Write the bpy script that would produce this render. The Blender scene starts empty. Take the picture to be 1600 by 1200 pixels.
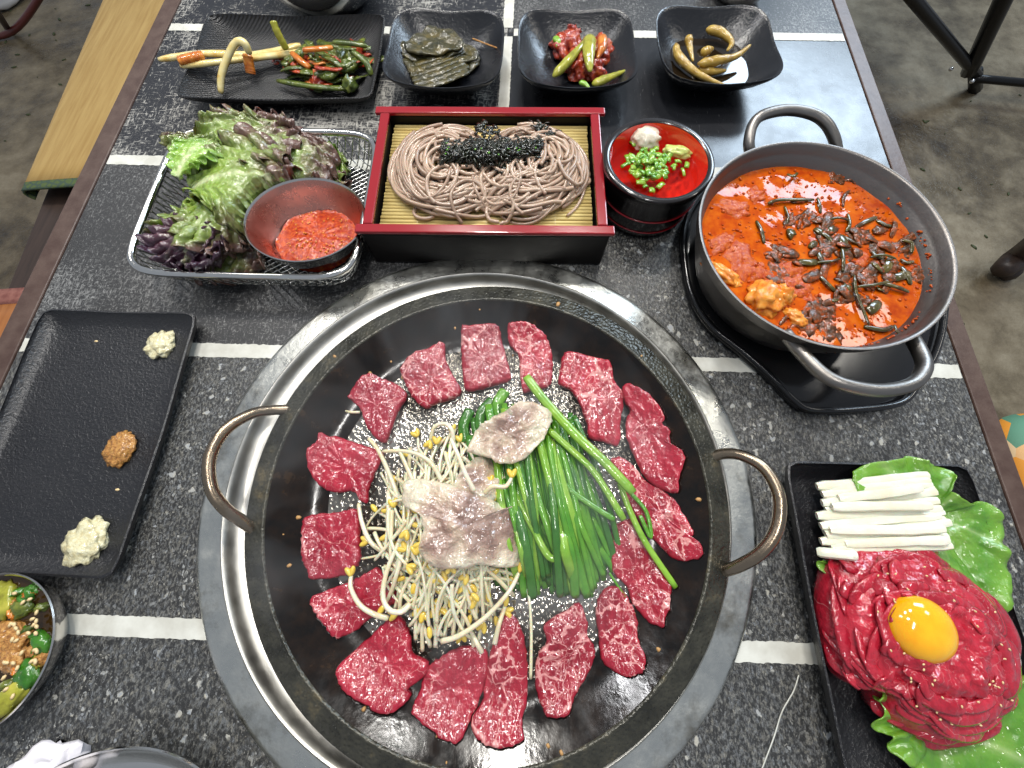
import bpy, bmesh, math, random
import numpy as np
from mathutils import Vector, Matrix, noise as mnoise

random.seed(7); np.random.seed(7)
sc = bpy.context.scene
COL = sc.collection

# ------------------------------------------------------------------ camera
CAM_Z = 0.36
F_PX = 602.67                      # focal length in photograph pixels (1600 wide): a 13 mm ultra-wide phone lens
RX = Vector((0.99943154, 0.03322637, -0.00571059))
UX = Vector((-0.02981295, 0.95011709, 0.31046531))
FX = Vector((-0.01574136, 0.31011857, -0.95056756))
cam_d = bpy.data.cameras.new('camera')
cam_d.sensor_width = 36.0
cam_d.lens = F_PX / 1600 * 36.0
cam_d.clip_start = 0.01; cam_d.clip_end = 60
cam = bpy.data.objects.new('camera', cam_d); COL.objects.link(cam)
m = Matrix.Identity(4)
for i in range(3):
    m[i][0] = RX[i]; m[i][1] = UX[i]; m[i][2] = -FX[i]
m[2][3] = CAM_Z
cam.matrix_world = m
sc.camera = cam

# ------------------------------------------------------------------ light
w = bpy.data.worlds.new('World'); sc.world = w; w.use_nodes = True
bg = w.node_tree.nodes['Background']
bg.inputs[0].default_value = (0.80, 0.88, 1.0, 1); bg.inputs[1].default_value = 0.38

def lamp(name, loc, target, power, sx, sy, color):
    d = bpy.data.lights.new(name, 'AREA'); d.shape = 'RECTANGLE'; d.size = sx; d.size_y = sy
    d.energy = power; d.color = color
    o = bpy.data.objects.new(name, d); COL.objects.link(o); o.location = loc
    o.rotation_euler = (Vector(target) - Vector(loc)).to_track_quat('-Z', 'Y').to_euler()
    return o
lamp('ceiling_or_fill_lamp', (-0.30, 1.22, 1.55), (0, 0.2, 0), 15, 0.16, 0.16, (1.0, 0.96, 0.89))
lamp('ceiling_or_fill_lamp', (0.28, 1.30, 1.60), (0, 0.2, 0), 11, 0.16, 0.16, (1.0, 0.97, 0.92))
lamp('ceiling_or_fill_lamp', (0.15, 0.02, 1.75), (0.0, 0.1, 0), 9, 0.45, 0.07, (1.0, 0.97, 0.93))
lamp('ceiling_or_fill_lamp', (-0.15, 0.55, 1.70), (0.0, 0.1, 0), 6, 0.16, 0.16, (1.0, 0.97, 0.93))
lamp('ceiling_or_fill_lamp', (-0.9, 0.95, 1.5), (-0.1, 0.2, 0), 6, 0.06, 0.45, (0.98, 0.98, 1.0))
lamp('ceiling_or_fill_lamp', (1.6, 0.9, 1.6), (1.3, 0.6, -0.7), 5, 0.3, 0.3, (1.0, 0.95, 0.86))  # added fill light to brighten the floor at right, no known fixture
lamp('ceiling_or_fill_lamp', (-1.5, 1.3, 1.6), (-1.3, 1.1, -0.7), 4, 0.3, 0.3, (1.0, 0.95, 0.86))  # second added fill, lifts the floor at left, no known fixture
lamp('window', (2.0, 2.75, 1.85), (0.3, 0.4, 0), 62, 1.35, 0.8, (0.68, 0.84, 1.0))

sc.view_settings.view_transform = 'Standard'
sc.view_settings.look = 'None'
sc.view_settings.exposure = 0.0
sc.view_settings.gamma = 1.0
sc.view_settings.use_curve_mapping = False
sc.render.engine = 'CYCLES'
sc.cycles.use_denoising = True
sc.cycles.max_bounces = 6
sc.cycles.diffuse_bounces = 3
sc.cycles.glossy_bounces = 4
sc.cycles.transmission_bounces = 4
sc.cycles.caustics_reflective = False
sc.cycles.caustics_refractive = False
sc.cycles.sample_clamp_indirect = 6

# ------------------------------------------------------------------ survey helper: photograph pixel -> point at height z (metres)
def at(px, py, z=0.0):
    d = FX + RX * ((px - 800) / F_PX) - UX * ((py - 600) / F_PX)
    t = (z - CAM_Z) / d.z
    return Vector((d.x * t, d.y * t, z))

def on(px, py, zf, extra=0.0):
    z = 0.02
    for _ in range(5):
        p = at(px, py, z); z = zf(p.x, p.y) + extra
    return at(px, py, z)

def nz(x, y, z=0.0):
    return mnoise.noise(Vector((x, y, z)))

def fbm(x, y, z=0.0, o=3):
    s = 0; a = 1; f = 1
    for _ in range(o):
        s += a * mnoise.noise(Vector((x * f, y * f, z * f))); a *= 0.5; f *= 2.1
    return s

# ------------------------------------------------------------------ materials
class Mt:
    def __init__(s, name, color=(0.5, 0.5, 0.5), rough=0.5, metal=0.0, **kw):
        s.m = bpy.data.materials.new(name); s.m.use_nodes = True
        s.nt = s.m.node_tree; s.b = s.nt.nodes['Principled BSDF']
        s.set('Base Color', color); s.set('Roughness', rough); s.set('Metallic', metal)
        for k, v in kw.items(): s.set(k.replace('_', ' '), v)
        s._co = None
    def set(s, k, v):
        i = s.b.inputs[k]
        if isinstance(v, bpy.types.NodeSocket): s.nt.links.new(v, i)
        elif isinstance(v, (tuple, list)): i.default_value = tuple(v) + ((1,) if len(v) == 3 and i.type == 'RGBA' else ())
        else: i.default_value = v
    def n(s, t, ins=None, **props):
        nd = s.nt.nodes.new(t)
        for k, v in props.items(): setattr(nd, k, v)
        for k, v in (ins or {}).items():
            if isinstance(v, bpy.types.NodeSocket): s.nt.links.new(v, nd.inputs[k])
            elif isinstance(v, (tuple, list)) and len(v) == 3 and nd.inputs[k].type == 'RGBA': nd.inputs[k].default_value = tuple(v) + (1,)
            else: nd.inputs[k].default_value = v
        return nd
    def co(s, scale=(1, 1, 1), rot=(0, 0, 0), rand=True):
        tc = s.n('ShaderNodeTexCoord').outputs['Object']
        if rand:
            oi = s.n('ShaderNodeObjectInfo').outputs['Random']
            sc_ = s.n('ShaderNodeMath', {0: oi, 1: 7.3}, operation='MULTIPLY').outputs[0]
            tc = s.n('ShaderNodeVectorMath', {0: tc, 1: sc_}, operation='ADD').outputs[0]
        mp = s.n('ShaderNodeMapping', {'Vector': tc, 'Scale': scale, 'Rotation': rot})
        return mp.outputs[0]
    def noise(s, scale, detail=3, rough=0.55, dist=0.0, vec=None, **kw):
        return s.n('ShaderNodeTexNoise', {'Vector': vec or s.co(**kw), 'Scale': scale, 'Detail': detail, 'Roughness': rough, 'Distortion': dist}).outputs['Fac']
    def voro(s, scale, feature='F1', out='Distance', vec=None, rnd=1.0, **kw):
        return s.n('ShaderNodeTexVoronoi', {'Vector': vec or s.co(**kw), 'Scale': scale, 'Randomness': rnd}, feature=feature).outputs[out]
    def rng(s, v, a, b, c=0.0, d=1.0):
        return s.n('ShaderNodeMapRange', {'Value': v, 'From Min': a, 'From Max': b, 'To Min': c, 'To Max': d}).outputs[0]
    def ramp(s, fac, stops):
        r = s.n('ShaderNodeValToRGB', {'Fac': fac}); e = r.color_ramp.elements
        while len(e) < len(stops): e.new(0.5)
        for k, (p, c) in enumerate(stops): e[k].position = p; e[k].color = tuple(c) + (1,)
        return r.outputs['Color']
    def mix(s, fac, a, b):
        nd = s.n('ShaderNodeMix', data_type='RGBA')
        for k, v in ((0, fac), (6, a), (7, b)):
            if isinstance(v, bpy.types.NodeSocket): s.nt.links.new(v, nd.inputs[k])
            elif k == 0: nd.inputs[0].default_value = v
            else: nd.inputs[k].default_value = tuple(v) + (1,)
        return nd.outputs[2]
    def math(s, op, a, b=0.0):
        return s.n('ShaderNodeMath', {0: a, 1: b}, operation=op).outputs[0]
    def attr(s, name):
        return s.n('ShaderNodeAttribute', attribute_name=name).outputs['Fac']
    def bump(s, h, strength=0.3, dist=0.001):
        o = s.n('ShaderNodeBump', {'Height': h, 'Strength': strength, 'Distance': dist}).outputs[0]
        s.set('Normal', o); s.set('Coat Normal', o)

    def coatbump(s, scale=420, strength=1.0, dist=0.003, detail=2):
        s.set('Coat Normal', s.n('ShaderNodeBump', {'Height': s.noise(scale, detail, 0.5), 'Strength': strength, 'Distance': dist}).outputs[0])

MAT = {}
def simple(name, color, rough=0.5, metal=0.0, var=0.0, vscale=60, color2=None, bump=0.0, bscale=300, bdist=0.001, **kw):
    t = Mt(name, color, rough, metal, **kw)
    if color2 is not None:
        t.set('Base Color', t.mix(t.rng(t.noise(vscale, 4), 0.35, 0.65), color, color2))
    if bump:
        t.bump(t.noise(bscale, 3), bump, bdist)
    MAT[name] = t.m
    return t

# table panels
def panel_mat(name, kind):
    t = Mt(name, (0.012, 0.013, 0.015), 0.4)
    big = t.noise(9, 3)
    if kind == 'weave':
        a = t.noise(1, 4, 0.65, vec=t.co(scale=(110, 520, 300)))
        b = t.noise(1, 4, 0.65, vec=t.co(scale=(520, 110, 300)))
        v = t.math('MAXIMUM', a, b)
        worn = t.rng(t.math('ADD', v, t.math('MULTIPLY', t.math('SUBTRACT', big, 0.5), 0.5)), 0.535, 0.64)
        base = t.mix(worn, (0.011, 0.012, 0.016), (0.34, 0.33, 0.30))
        h = v; rough = t.rng(worn, 0, 1, 0.36, 0.6)
    elif kind == 'speckle':
        v0 = t.co(scale=(1.0, 0.82, 1))
        wob = t.n('ShaderNodeTexNoise', {'Vector': v0, 'Scale': 150, 'Detail': 3, 'Roughness': 0.6}).outputs['Color']
        vec = t.n('ShaderNodeVectorMath', {0: v0, 1: t.n('ShaderNodeVectorMath', {0: wob, 1: (0.011, 0.011, 0.011)}, operation='MULTIPLY').outputs[0]}, operation='ADD').outputs[0]
        k = None
        for sc_, pw, am, op in ((120, 2.2, 0.42, 1.0), (220, 1.7, 0.42, 0.85), (430, 1.4, 0.46, 0.65)):
            d = t.voro(sc_, vec=vec); c = t.voro(sc_, out='Color', vec=vec)
            cs = t.n('ShaderNodeSeparateColor', {0: c}).outputs[0]
            ch = t.math('MULTIPLY', t.rng(t.math('SUBTRACT', t.math('MULTIPLY', t.math('POWER', cs, pw), am), d), 0.0, 0.10), op)
            if sc_ != 120: ch = t.math('MULTIPLY', ch, t.rng(t.noise(20, 3), 0.36, 0.6, 0.12, 1.0))
            k = ch if k is None else t.math('MAXIMUM', k, ch)
        scr = t.rng(t.noise(1, 5, 0.72, vec=t.co(scale=(480, 260, 300))), 0.46, 0.70, 0, 0.55)
        k = t.math('MAXIMUM', k, scr)
        tint = t.mix(t.n('ShaderNodeSeparateColor', {0: c}).outputs[2], (0.30, 0.32, 0.34), (0.40, 0.38, 0.32))
        base = t.mix(k, (0.026, 0.026, 0.026), tint)
        h = t.math('ADD', t.noise(420, 4, 0.7), t.math('MULTIPLY', k, 0.6)); rough = t.rng(big, 0.3, 0.7, 0.24, 0.42)
    elif kind == 'scratch':
        a = t.noise(1, 5, 0.7, vec=t.co(scale=(500, 150, 300)))
        b = t.noise(1, 5, 0.7, dist=0.6, vec=t.co(scale=(240, 420, 300)))
        v = t.math('MAXIMUM', a, b)
        worn = t.rng(t.math('ADD', v, t.math('MULTIPLY', t.math('SUBTRACT', big, 0.5), 0.35)), 0.55, 0.70, 0, 0.65)
        base = t.mix(worn, (0.024, 0.024, 0.025), (0.34, 0.34, 0.33))
        h = v; rough = 0.42
    else:   # smooth satin
        s_ = t.rng(t.noise(1, 4, 0.7, vec=t.co(scale=(300, 60, 60))), 0.62, 0.78, 0, 0.25)
        base = t.mix(s_, (0.016, 0.017, 0.020), (0.3, 0.3, 0.3))
        h = t.noise(160, 4); rough = t.rng(t.noise(30, 4), 0.3, 0.7, 0.20, 0.30); t.set('Specular IOR Level', 0.55)
    t.set('Base Color', base); t.set('Roughness', rough)
    t.bump(h, 0.05 if kind == 'smooth' else 0.55, 0.0008)
    MAT[name] = t.m
for k in ('weave', 'speckle', 'scratch', 'smooth'): panel_mat('panel_' + k, k)
t = simple('strip_paint', (0.66, 0.66, 0.60), 0.5, color2=(0.5, 0.49, 0.43), vscale=40, bump=0.1, bscale=200)
t = simple('trim_wood', (0.058, 0.030, 0.022), 0.42, color2=(0.09, 0.055, 0.042), vscale=60, bump=0.25, bscale=220)

def wood(name, c1, c2, rough, sx=18, sy=1.2, bumpv=0.1):
    t = Mt(name, c1, rough)
    f = t.noise(1, 5, 0.6, 0.4, vec=t.co(scale=(sx * 6, sy * 6, 30)))
    t.set('Base Color', t.ramp(f, [(0.32, c1), (0.66, c2)]))
    t.bump(f, bumpv, 0.001); MAT[name] = t.m
wood('mat_tan', (0.36, 0.215, 0.060), (0.47, 0.31, 0.105), 0.45)
wood('bench_wood', (0.030, 0.018, 0.013), (0.055, 0.033, 0.024), 0.5)
wood('mat_orange', (0.30, 0.10, 0.022), (0.44, 0.17, 0.045), 0.4)
t = Mt('mat_border', (0.045, 0.075, 0.045), 0.6)
f = t.voro(70, feature='DISTANCE_TO_EDGE')
t.set('Base Color', t.mix(t.rng(f, 0.10, 0.13), (0.045, 0.075, 0.05), (0.075, 0.11, 0.03))); MAT['mat_border'] = t.m
simple('mat_border_red', (0.19, 0.06, 0.045), 0.5, color2=(0.30, 0.12, 0.09), vscale=90)

# floor
t = Mt('concrete', (0.2, 0.18, 0.14), 0.6)
a = t.noise(3.2, 6, 0.62, 0.3); b = t.noise(14, 5, 0.65)
f = t.math('ADD', t.math('MULTIPLY', a, 0.65), t.math('MULTIPLY', b, 0.35))
t.set('Base Color', t.ramp(f, [(0.36, (0.035, 0.024, 0.012)), (0.46, (0.10, 0.074, 0.040)), (0.56, (0.20, 0.158, 0.098)), (0.70, (0.33, 0.275, 0.19))]))
t.set('Roughness', t.rng(a, 0.38, 0.62, 0.16, 0.6)); t.bump(t.noise(30, 6, 0.65), 0.5, 0.01); MAT['concrete'] = t.m

# metals
def steel(name, c=(0.62, 0.61, 0.58), rough=0.22, stain=0.0, bump=0.02, bs=60, var=0.1):
    t = Mt(name, c, rough, 1.0)
    f = t.noise(35, 5, 0.7)
    t.set('Roughness', t.rng(f, 0.3, 0.7, max(0.03, rough - var), rough + var))
    if stain:
        g = t.rng(t.noise(22, 5, 0.7), 0.52, 0.72)
        t.set('Base Color', t.mix(t.math('MULTIPLY', g, stain), c, (0.22, 0.19, 0.14)))
    if bump: t.bump(t.noise(bs, 4), bump, 0.002)
    MAT[name] = t.m
steel('steel_ring', (0.68, 0.68, 0.63), 0.34, 0.8, 0.16, 260, 0.16)
steel('steel_lip', (0.74, 0.72, 0.66), 0.40, 0.3, 0.03, 90, 0.1)
steel('steel_bright', (0.72, 0.71, 0.68), 0.12, 0, 0.02, 40, 0.06)
steel('steel_bowl', (0.66, 0.64, 0.61), 0.17, 0.15, 0.02, 60, 0.08)
steel('steel_reflect_film', (0.66, 0.30, 0.24), 0.30, 0.2, 0.05, 120, 0.1)  # red sauce reflection, plus some smeared sauce, painted into the steel colour
steel('steel_wire', (0.60, 0.60, 0.58), 0.25, 0, 0, 0, 0.05)
steel('handle_bronze', (0.30, 0.235, 0.17), 0.26, 0.7, 0.12, 220, 0.1)
steel('pot_alloy', (0.215, 0.20, 0.19), 0.42, 0.4, 0.10, 420, 0.1)
steel('pot_handle', (0.25, 0.235, 0.22), 0.40, 0.3, 0.10, 500, 0.1)

# iron pan
t = Mt('pan_floor', (0.1, 0.095, 0.085), 0.24, 0.75)
v = t.voro(300, feature='SMOOTH_F1', rand=False); f = t.noise(16, 4, rand=False)
t.set('Base Color', t.mix(t.rng(f, 0.38, 0.62), (0.050, 0.042, 0.032), (0.40, 0.38, 0.34)))
t.set('Roughness', t.rng(t.noise(60, 3, rand=False), 0.3, 0.7, 0.08, 0.20))
t.bump(v, 0.8, 0.0020); MAT['pan_floor'] = t.m
t = Mt('pan_wall', (0.012, 0.008, 0.006), 0.16, 0.0, Specular_IOR_Level=0.35)
f = t.noise(45, 5, 0.7, rand=False)
t.set('Base Color', t.ramp(f, [(0.40, (0.005, 0.004, 0.0035)), (0.62, (0.014, 0.008, 0.005)), (0.76, (0.050, 0.027, 0.011))]))
t.set('Roughness', t.rng(t.noise(60, 4, rand=False), 0.3, 0.7, 0.05, 0.22)); t.bump(t.noise(160, 3, rand=False), 0.10, 0.001); MAT['pan_wall'] = t.m
t = Mt('pan_rim', (0.02, 0.019, 0.015), 0.3, 0.35, Specular_IOR_Level=0.6)
f = t.noise(40, 5, 0.7, rand=False)
t.set('Base Color', t.ramp(f, [(0.38, (0.025, 0.024, 0.018)), (0.58, (0.060, 0.057, 0.042)), (0.74, (0.15, 0.12, 0.065))]))
t.bump(t.voro(420, feature='SMOOTH_F1', rand=False), 0.55, 0.0014); t.set('Roughness', t.rng(f, 0.3, 0.7, 0.2, 0.42)); MAT['pan_rim'] = t.m

# dishes
def glaze(name, c, rough, bs, bstr, bd=0.0008, weave=False):
    t = Mt(name, c, rough, 0.0, Specular_IOR_Level=0.6)
    if weave:
        a = t.n('ShaderNodeTexWave', {'Vector': t.co(rot=(0, 0, 0.9)), 'Scale': 95, 'Distortion': 0.8, 'Detail': 2, 'Detail Scale': 3}).outputs['Fac']
        h = t.math('ADD', a, t.math('MULTIPLY', t.noise(700, 2), 0.6))
    else:
        h = t.noise(bs, 4, 0.6, 0.5)
    t.bump(h, bstr, bd)
    t.set('Roughness', t.rng(t.noise(30, 3), 0.3, 0.7, rough - 0.06, rough + 0.08))
    MAT[name] = t.m
glaze('plate_black', (0.013, 0.013, 0.015), 0.32, 330, 0.8, 0.0012)
glaze('plate_weave', (0.013, 0.013, 0.014), 0.34, 700, 0.8, 0.0011, weave=True)
glaze('bowl_black', (0.010, 0.011, 0.014), 0.22, 300, 0.5, 0.0009)
simple('trivet_black', (0.008, 0.008, 0.009), 0.16, bump=0.05, bscale=60)
simple('lacquer_black', (0.008, 0.006, 0.006), 0.20, Coat_Weight=0.5, bump=0.03, bscale=60)
simple('box_black', (0.006, 0.005, 0.005), 0.42, Specular_IOR_Level=0.2, bump=0.2, bscale=90)
simple('lacquer_red', (0.27, 0.008, 0.014), 0.18, Coat_Weight=0.5, bump=0.03, bscale=60)
simple('lacquer_red_in', (0.74, 0.028, 0.014), 0.12, Coat_Weight=0.5)
t = simple('bamboo', (0.72, 0.58, 0.24), 0.5, color2=(0.60, 0.45, 0.16), vscale=40)
simple('bamboo_thread', (0.6, 0.5, 0.3), 0.7)

# foods
def meat(name, c1, c2, fat, fatamt, rough=0.16, sss=0.12):
    t = Mt(name, c1, rough, 0.0, Coat_Weight=0.9, Coat_Roughness=0.07, Coat_IOR=1.5, Specular_IOR_Level=0.3, Subsurface_Weight=sss, Subsurface_Scale=0.004)
    t.set('Subsurface Radius', (1.0, 0.25, 0.2))
    vec = t.co()
    wob = t.n('ShaderNodeTexNoise', {'Vector': vec, 'Scale': 55, 'Detail': 3, 'Roughness': 0.6}).outputs['Color']
    vec2 = t.n('ShaderNodeVectorMath', {0: vec, 1: t.n('ShaderNodeVectorMath', {0: wob, 1: (0.020, 0.020, 0.02)}, operation='MULTIPLY').outputs[0]}, operation='ADD').outputs[0]
    e = t.voro(78, feature='DISTANCE_TO_EDGE', vec=vec2)
    th = t.rng(t.noise(42, 2, vec=vec), 0.40, 0.72, 0.0, fatamt)
    line = t.rng(t.math('SUBTRACT', th, e), 0.0, 0.045)
    e2 = t.voro(30, feature='DISTANCE_TO_EDGE', vec=vec2)
    th2 = t.rng(t.noise(20, 2, vec=vec), 0.46, 0.72, 0.0, fatamt * 0.75)
    line = t.math('MAXIMUM', line, t.rng(t.math('SUBTRACT', th2, e2), 0.0, 0.03))
    fib = t.noise(1, 4, 0.6, vec=t.co(scale=(260, 60, 120)))
    base = t.mix(t.rng(t.math('ADD', t.math('MULTIPLY', fib, 0.5), t.math('MULTIPLY', t.noise(30, 3, vec=vec), 0.5)), 0.38, 0.62), c1, c2)
    oi = t.n('ShaderNodeObjectInfo').outputs['Random']
    base = t.mix(t.math('MULTIPLY', oi, 0.45), base, (c1[0] * 0.62, c1[1] * 0.7, c1[2] * 0.75))
    t.set('Base Color', t.mix(t.math('MULTIPLY', line, 0.78), base, fat))
    t.bump(t.math('ADD', t.noise(190, 2, 0.5), t.math('MULTIPLY', fib, 0.45)), 0.7, 0.0020); t.coatbump(150, 1.0, 0.0026, 1)
    MAT[name] = t.m
meat('beef_raw', (0.25, 0.006, 0.018), (0.44, 0.022, 0.044), (0.72, 0.34, 0.32), 0.10)
meat('beef_lean', (0.28, 0.008, 0.023), (0.46, 0.028, 0.052), (0.66, 0.28, 0.27), 0.055)
meat('beef_tartare', (0.32, 0.007, 0.020), (0.54, 0.025, 0.048), (0.66, 0.28, 0.28), 0.035, 0.14)
t = Mt('brisket_cooked', (0.4, 0.27, 0.22), 0.30, Coat_Weight=1.0, Coat_IOR=1.65, Coat_Roughness=0.09, Subsurface_Weight=0.2, Subsurface_Scale=0.006)
f = t.noise(34, 3, 0.5); g = t.attr('edge')
k = t.rng(t.math('ADD', f, t.math('MULTIPLY', t.math('POWER', g, 3.0), 0.26)), 0.42, 0.74)
t.set('Base Color', t.ramp(k, [(0.0, (0.22, 0.125, 0.095)), (0.35, (0.35, 0.225, 0.170)), (0.65, (0.52, 0.39, 0.28)), (1.0, (0.70, 0.62, 0.46))]))
t.bump(t.math('ADD', t.noise(170, 3, 0.55), t.math('MULTIPLY', t.noise(60, 3), 2.0)), 0.9, 0.0026); t.coatbump(140, 1.0, 0.0042, 1); MAT['brisket_cooked'] = t.m
simple('sprout_stalk', (0.78, 0.74, 0.58), 0.20, Subsurface_Weight=0.5, Subsurface_Scale=0.004, Coat_Weight=0.4, color2=(0.70, 0.62, 0.38), vscale=40)
simple('sprout_head', (0.74, 0.56, 0.10), 0.28, color2=(0.70, 0.48, 0.05), vscale=90, Coat_Weight=0.3)
for nme, c, c2 in (('chive_light', (0.16, 0.36, 0.020), (0.26, 0.45, 0.05)), ('chive_mid', (0.060, 0.235, 0.010), (0.12, 0.32, 0.018)), ('chive_dark', (0.022, 0.12, 0.007), (0.048, 0.18, 0.012))):
    t = Mt(nme, c, 0.22, Coat_Weight=0.5, Coat_Roughness=0.05, Subsurface_Weight=0.1, Subsurface_Scale=0.003)
    f = t.noise(60, 3); t.set('Base Color', t.mix(t.rng(f, 0.35, 0.65), c, c2)); t.bump(t.noise(130, 2), 0.35, 0.002); MAT[nme] = t.m

def leafmat(name, inner, mid, edge, power=2.0, bs=150, purple=0.5):
    t = Mt(name, mid, 0.30, Coat_Weight=0.7, Coat_Roughness=0.10, Subsurface_Weight=0.08, Subsurface_Scale=0.003)
    e = t.attr('edge'); rb = t.attr('rib')
    f = t.noise(38, 4, 0.65)
    k = t.math('ADD', t.math('POWER', e, power), t.math('MULTIPLY', t.math('SUBTRACT', f, 0.5), purple * 2.4))
    c = t.ramp(k, [(0.05, inner), (0.42, mid), (0.85, edge)])
    c = t.mix(t.math('MULTIPLY', rb, 0.85), c, (0.62, 0.68, 0.38))
    t.set('Base Color', c)
    vn = t.voro(bs, feature='SMOOTH_F1'); t.bump(t.math('ADD', vn, t.math('MULTIPLY', t.noise(70, 3), 1.2)), 0.55, 0.003); t.coatbump(150, 1.0, 0.0036, 1); MAT[name] = t.m
leafmat('lettuce_red', (0.25, 0.37, 0.060), (0.185, 0.245, 0.058), (0.135, 0.072, 0.056), 1.25, 200, 0.55)
leafmat('lettuce_pale', (0.27, 0.46, 0.06), (0.18, 0.34, 0.04), (0.16, 0.22, 0.05), 2.0, 150, 0.3)
leafmat('lettuce_purple', (0.14, 0.15, 0.05), (0.08, 0.03, 0.045), (0.035, 0.010, 0.025), 0.8, 150, 0.3)
leafmat('lettuce_green', (0.15, 0.31, 0.035), (0.080, 0.235, 0.018), (0.15, 0.33, 0.030), 2.2, 110, 0.4)

t = Mt('noodle', (0.36, 0.235, 0.175), 0.28, Coat_Weight=0.25, Coat_Roughness=0.15, Subsurface_Weight=0.15, Subsurface_Scale=0.003)
f = t.noise(50, 2); oi = t.n('ShaderNodeObjectInfo').outputs['Random']
t.set('Base Color', t.ramp(t.math('ADD', t.math('MULTIPLY', oi, 0.5), t.math('MULTIPLY', f, 0.5)), [(0.2, (0.28, 0.185, 0.130)), (0.5, (0.40, 0.280, 0.200)), (0.85, (0.50, 0.365, 0.265))])); MAT['noodle'] = t.m
simple('nori', (0.012, 0.010, 0.008), 0.20, Coat_Weight=0.4, color2=(0.022, 0.026, 0.012), vscale=200, bump=0.4, bscale=500)
def sauce(name, c, c2, c3, vs=260, rough=0.12, bump=0.5, bd=0.0015, coat=0.7):
    t = Mt(name, c, rough + 0.12, Coat_Weight=coat, Coat_IOR=1.5, Coat_Roughness=0.06, Specular_IOR_Level=0.25)
    f = t.noise(vs, 4, 0.65)
    t.set('Base Color', t.ramp(f, [(0.34, c2), (0.5, c), (0.70, c3)])); t.bump(t.noise(vs * 0.8, 4), bump, bd)
    if bump > 0.4: t.coatbump(190, 1.0, 0.0028, 1)
    MAT[name] = t.m
sauce('chili_sauce', (0.40, 0.032, 0.003), (0.24, 0.008, 0.002), (0.58, 0.12, 0.010), 300, 0.15, 0.5, 0.0015, 0.5)
sauce('stew_broth', (0.47, 0.075, 0.002), (0.34, 0.036, 0.002), (0.56, 0.125, 0.005), 70, -0.09, 0.16, 0.002, 0.0)
sauce('stew_pulp', (0.42, 0.062, 0.002), (0.30, 0.026, 0.002), (0.52, 0.125, 0.005), 330, 0.3, 0.6, 0.0016, 0.22)
sauce('stew_beef', (0.11, 0.030, 0.005), (0.026, 0.014, 0.004), (0.42, 0.070, 0.005), 170, 0.2, 0.6, 0.0016, 0.45)
sauce('stew_stem', (0.050, 0.045, 0.008), (0.055, 0.022, 0.005), (0.14, 0.095, 0.012), 90, 0.14, 0.3, 0.001)
sauce('stew_potato', (0.75, 0.26, 0.025), (0.62, 0.14, 0.015), (0.80, 0.36, 0.06), 130, 0.15, 0.5, 0.002)
sauce('garlic', (0.66, 0.61, 0.38), (0.54, 0.46, 0.25), (0.72, 0.69, 0.50), 300, 0.25, 0.8, 0.002)
sauce('paste_brown', (0.42, 0.19, 0.045), (0.20, 0.08, 0.02), (0.60, 0.34, 0.10), 420, 0.25, 0.9, 0.002)
sauce('radish', (0.68, 0.63, 0.50), (0.58, 0.52, 0.38), (0.74, 0.70, 0.58), 260, 0.22, 0.7, 0.002)
sauce('wasabi', (0.50, 0.60, 0.16), (0.42, 0.52, 0.12), (0.60, 0.66, 0.26), 200, 0.3, 0.5, 0.001)
sauce('kimchi_red', (0.34, 0.030, 0.010), (0.16, 0.010, 0.006), (0.52, 0.11, 0.02), 150, 0.14, 0.7, 0.002)
sauce('kimchi_green', (0.075, 0.105, 0.014), (0.035, 0.055, 0.009), (0.19, 0.21, 0.03), 90, 0.14, 0.5, 0.0015)
sauce('kimchi_orange', (0.55, 0.17, 0.02), (0.42, 0.09, 0.012), (0.66, 0.28, 0.05), 110, 0.16, 0.4, 0.001)
sauce('scallion_white', (0.74, 0.60, 0.24), (0.64, 0.40, 0.10), (0.78, 0.70, 0.40), 60, 0.2, 0.25, 0.001)
sauce('pepper_olive', (0.30, 0.30, 0.03), (0.20, 0.19, 0.02), (0.46, 0.42, 0.06), 80, 0.14, 0.3, 0.001)
sauce('pepper_brown', (0.40, 0.255, 0.045), (0.28, 0.16, 0.024), (0.52, 0.36, 0.08), 90, 0.16, 0.5, 0.001)
sauce('perilla', (0.050, 0.044, 0.014), (0.018, 0.020, 0.009), (0.12, 0.090, 0.022), 90, 0.20, 0.7, 0.002)
sauce('radish_pink', (0.78, 0.68, 0.64), (0.70, 0.50, 0.48), (0.80, 0.76, 0.72), 60, 0.3, 0.5, 0.002)
simple('soy', (0.016, 0.010, 0.005), 0.05)
simple('dip_soy', (0.030, 0.015, 0.004), 0.05, bump=0.05, bscale=80)
t = Mt('dip_clear', (0.62, 0.030, 0.012), 0.04)
tr_ = t.n('ShaderNodeBsdfTransparent', {'Color': (1.0, 0.80, 0.66)}); gl = t.n('ShaderNodeBsdfGlossy', {'Roughness': 0.03})
mx = t.n('ShaderNodeMixShader', {0: t.n('ShaderNodeFresnel', {'IOR': 1.36}).outputs[0]}); t.nt.links.new(tr_.outputs[0], mx.inputs[1]); t.nt.links.new(gl.outputs[0], mx.inputs[2])
t.nt.links.new(mx.outputs[0], t.nt.nodes['Material Output'].inputs['Surface']); MAT['dip_clear'] = t.m
t = Mt('yolk', (0.86, 0.40, 0.006), 0.10, Coat_Weight=0.5, Coat_Roughness=0.03, Subsurface_Weight=0.35, Subsurface_Scale=0.01)
f = t.noise(40, 3); t.set('Base Color', t.mix(t.rng(f, 0.35, 0.65), (0.84, 0.38, 0.004), (0.88, 0.47, 0.012))); MAT['yolk'] = t.m
t = Mt('egg_white', (0.75, 0.55, 0.5), 0.05, Transmission_Weight=0.85, IOR=1.34); MAT['egg_white'] = t.m
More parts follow.
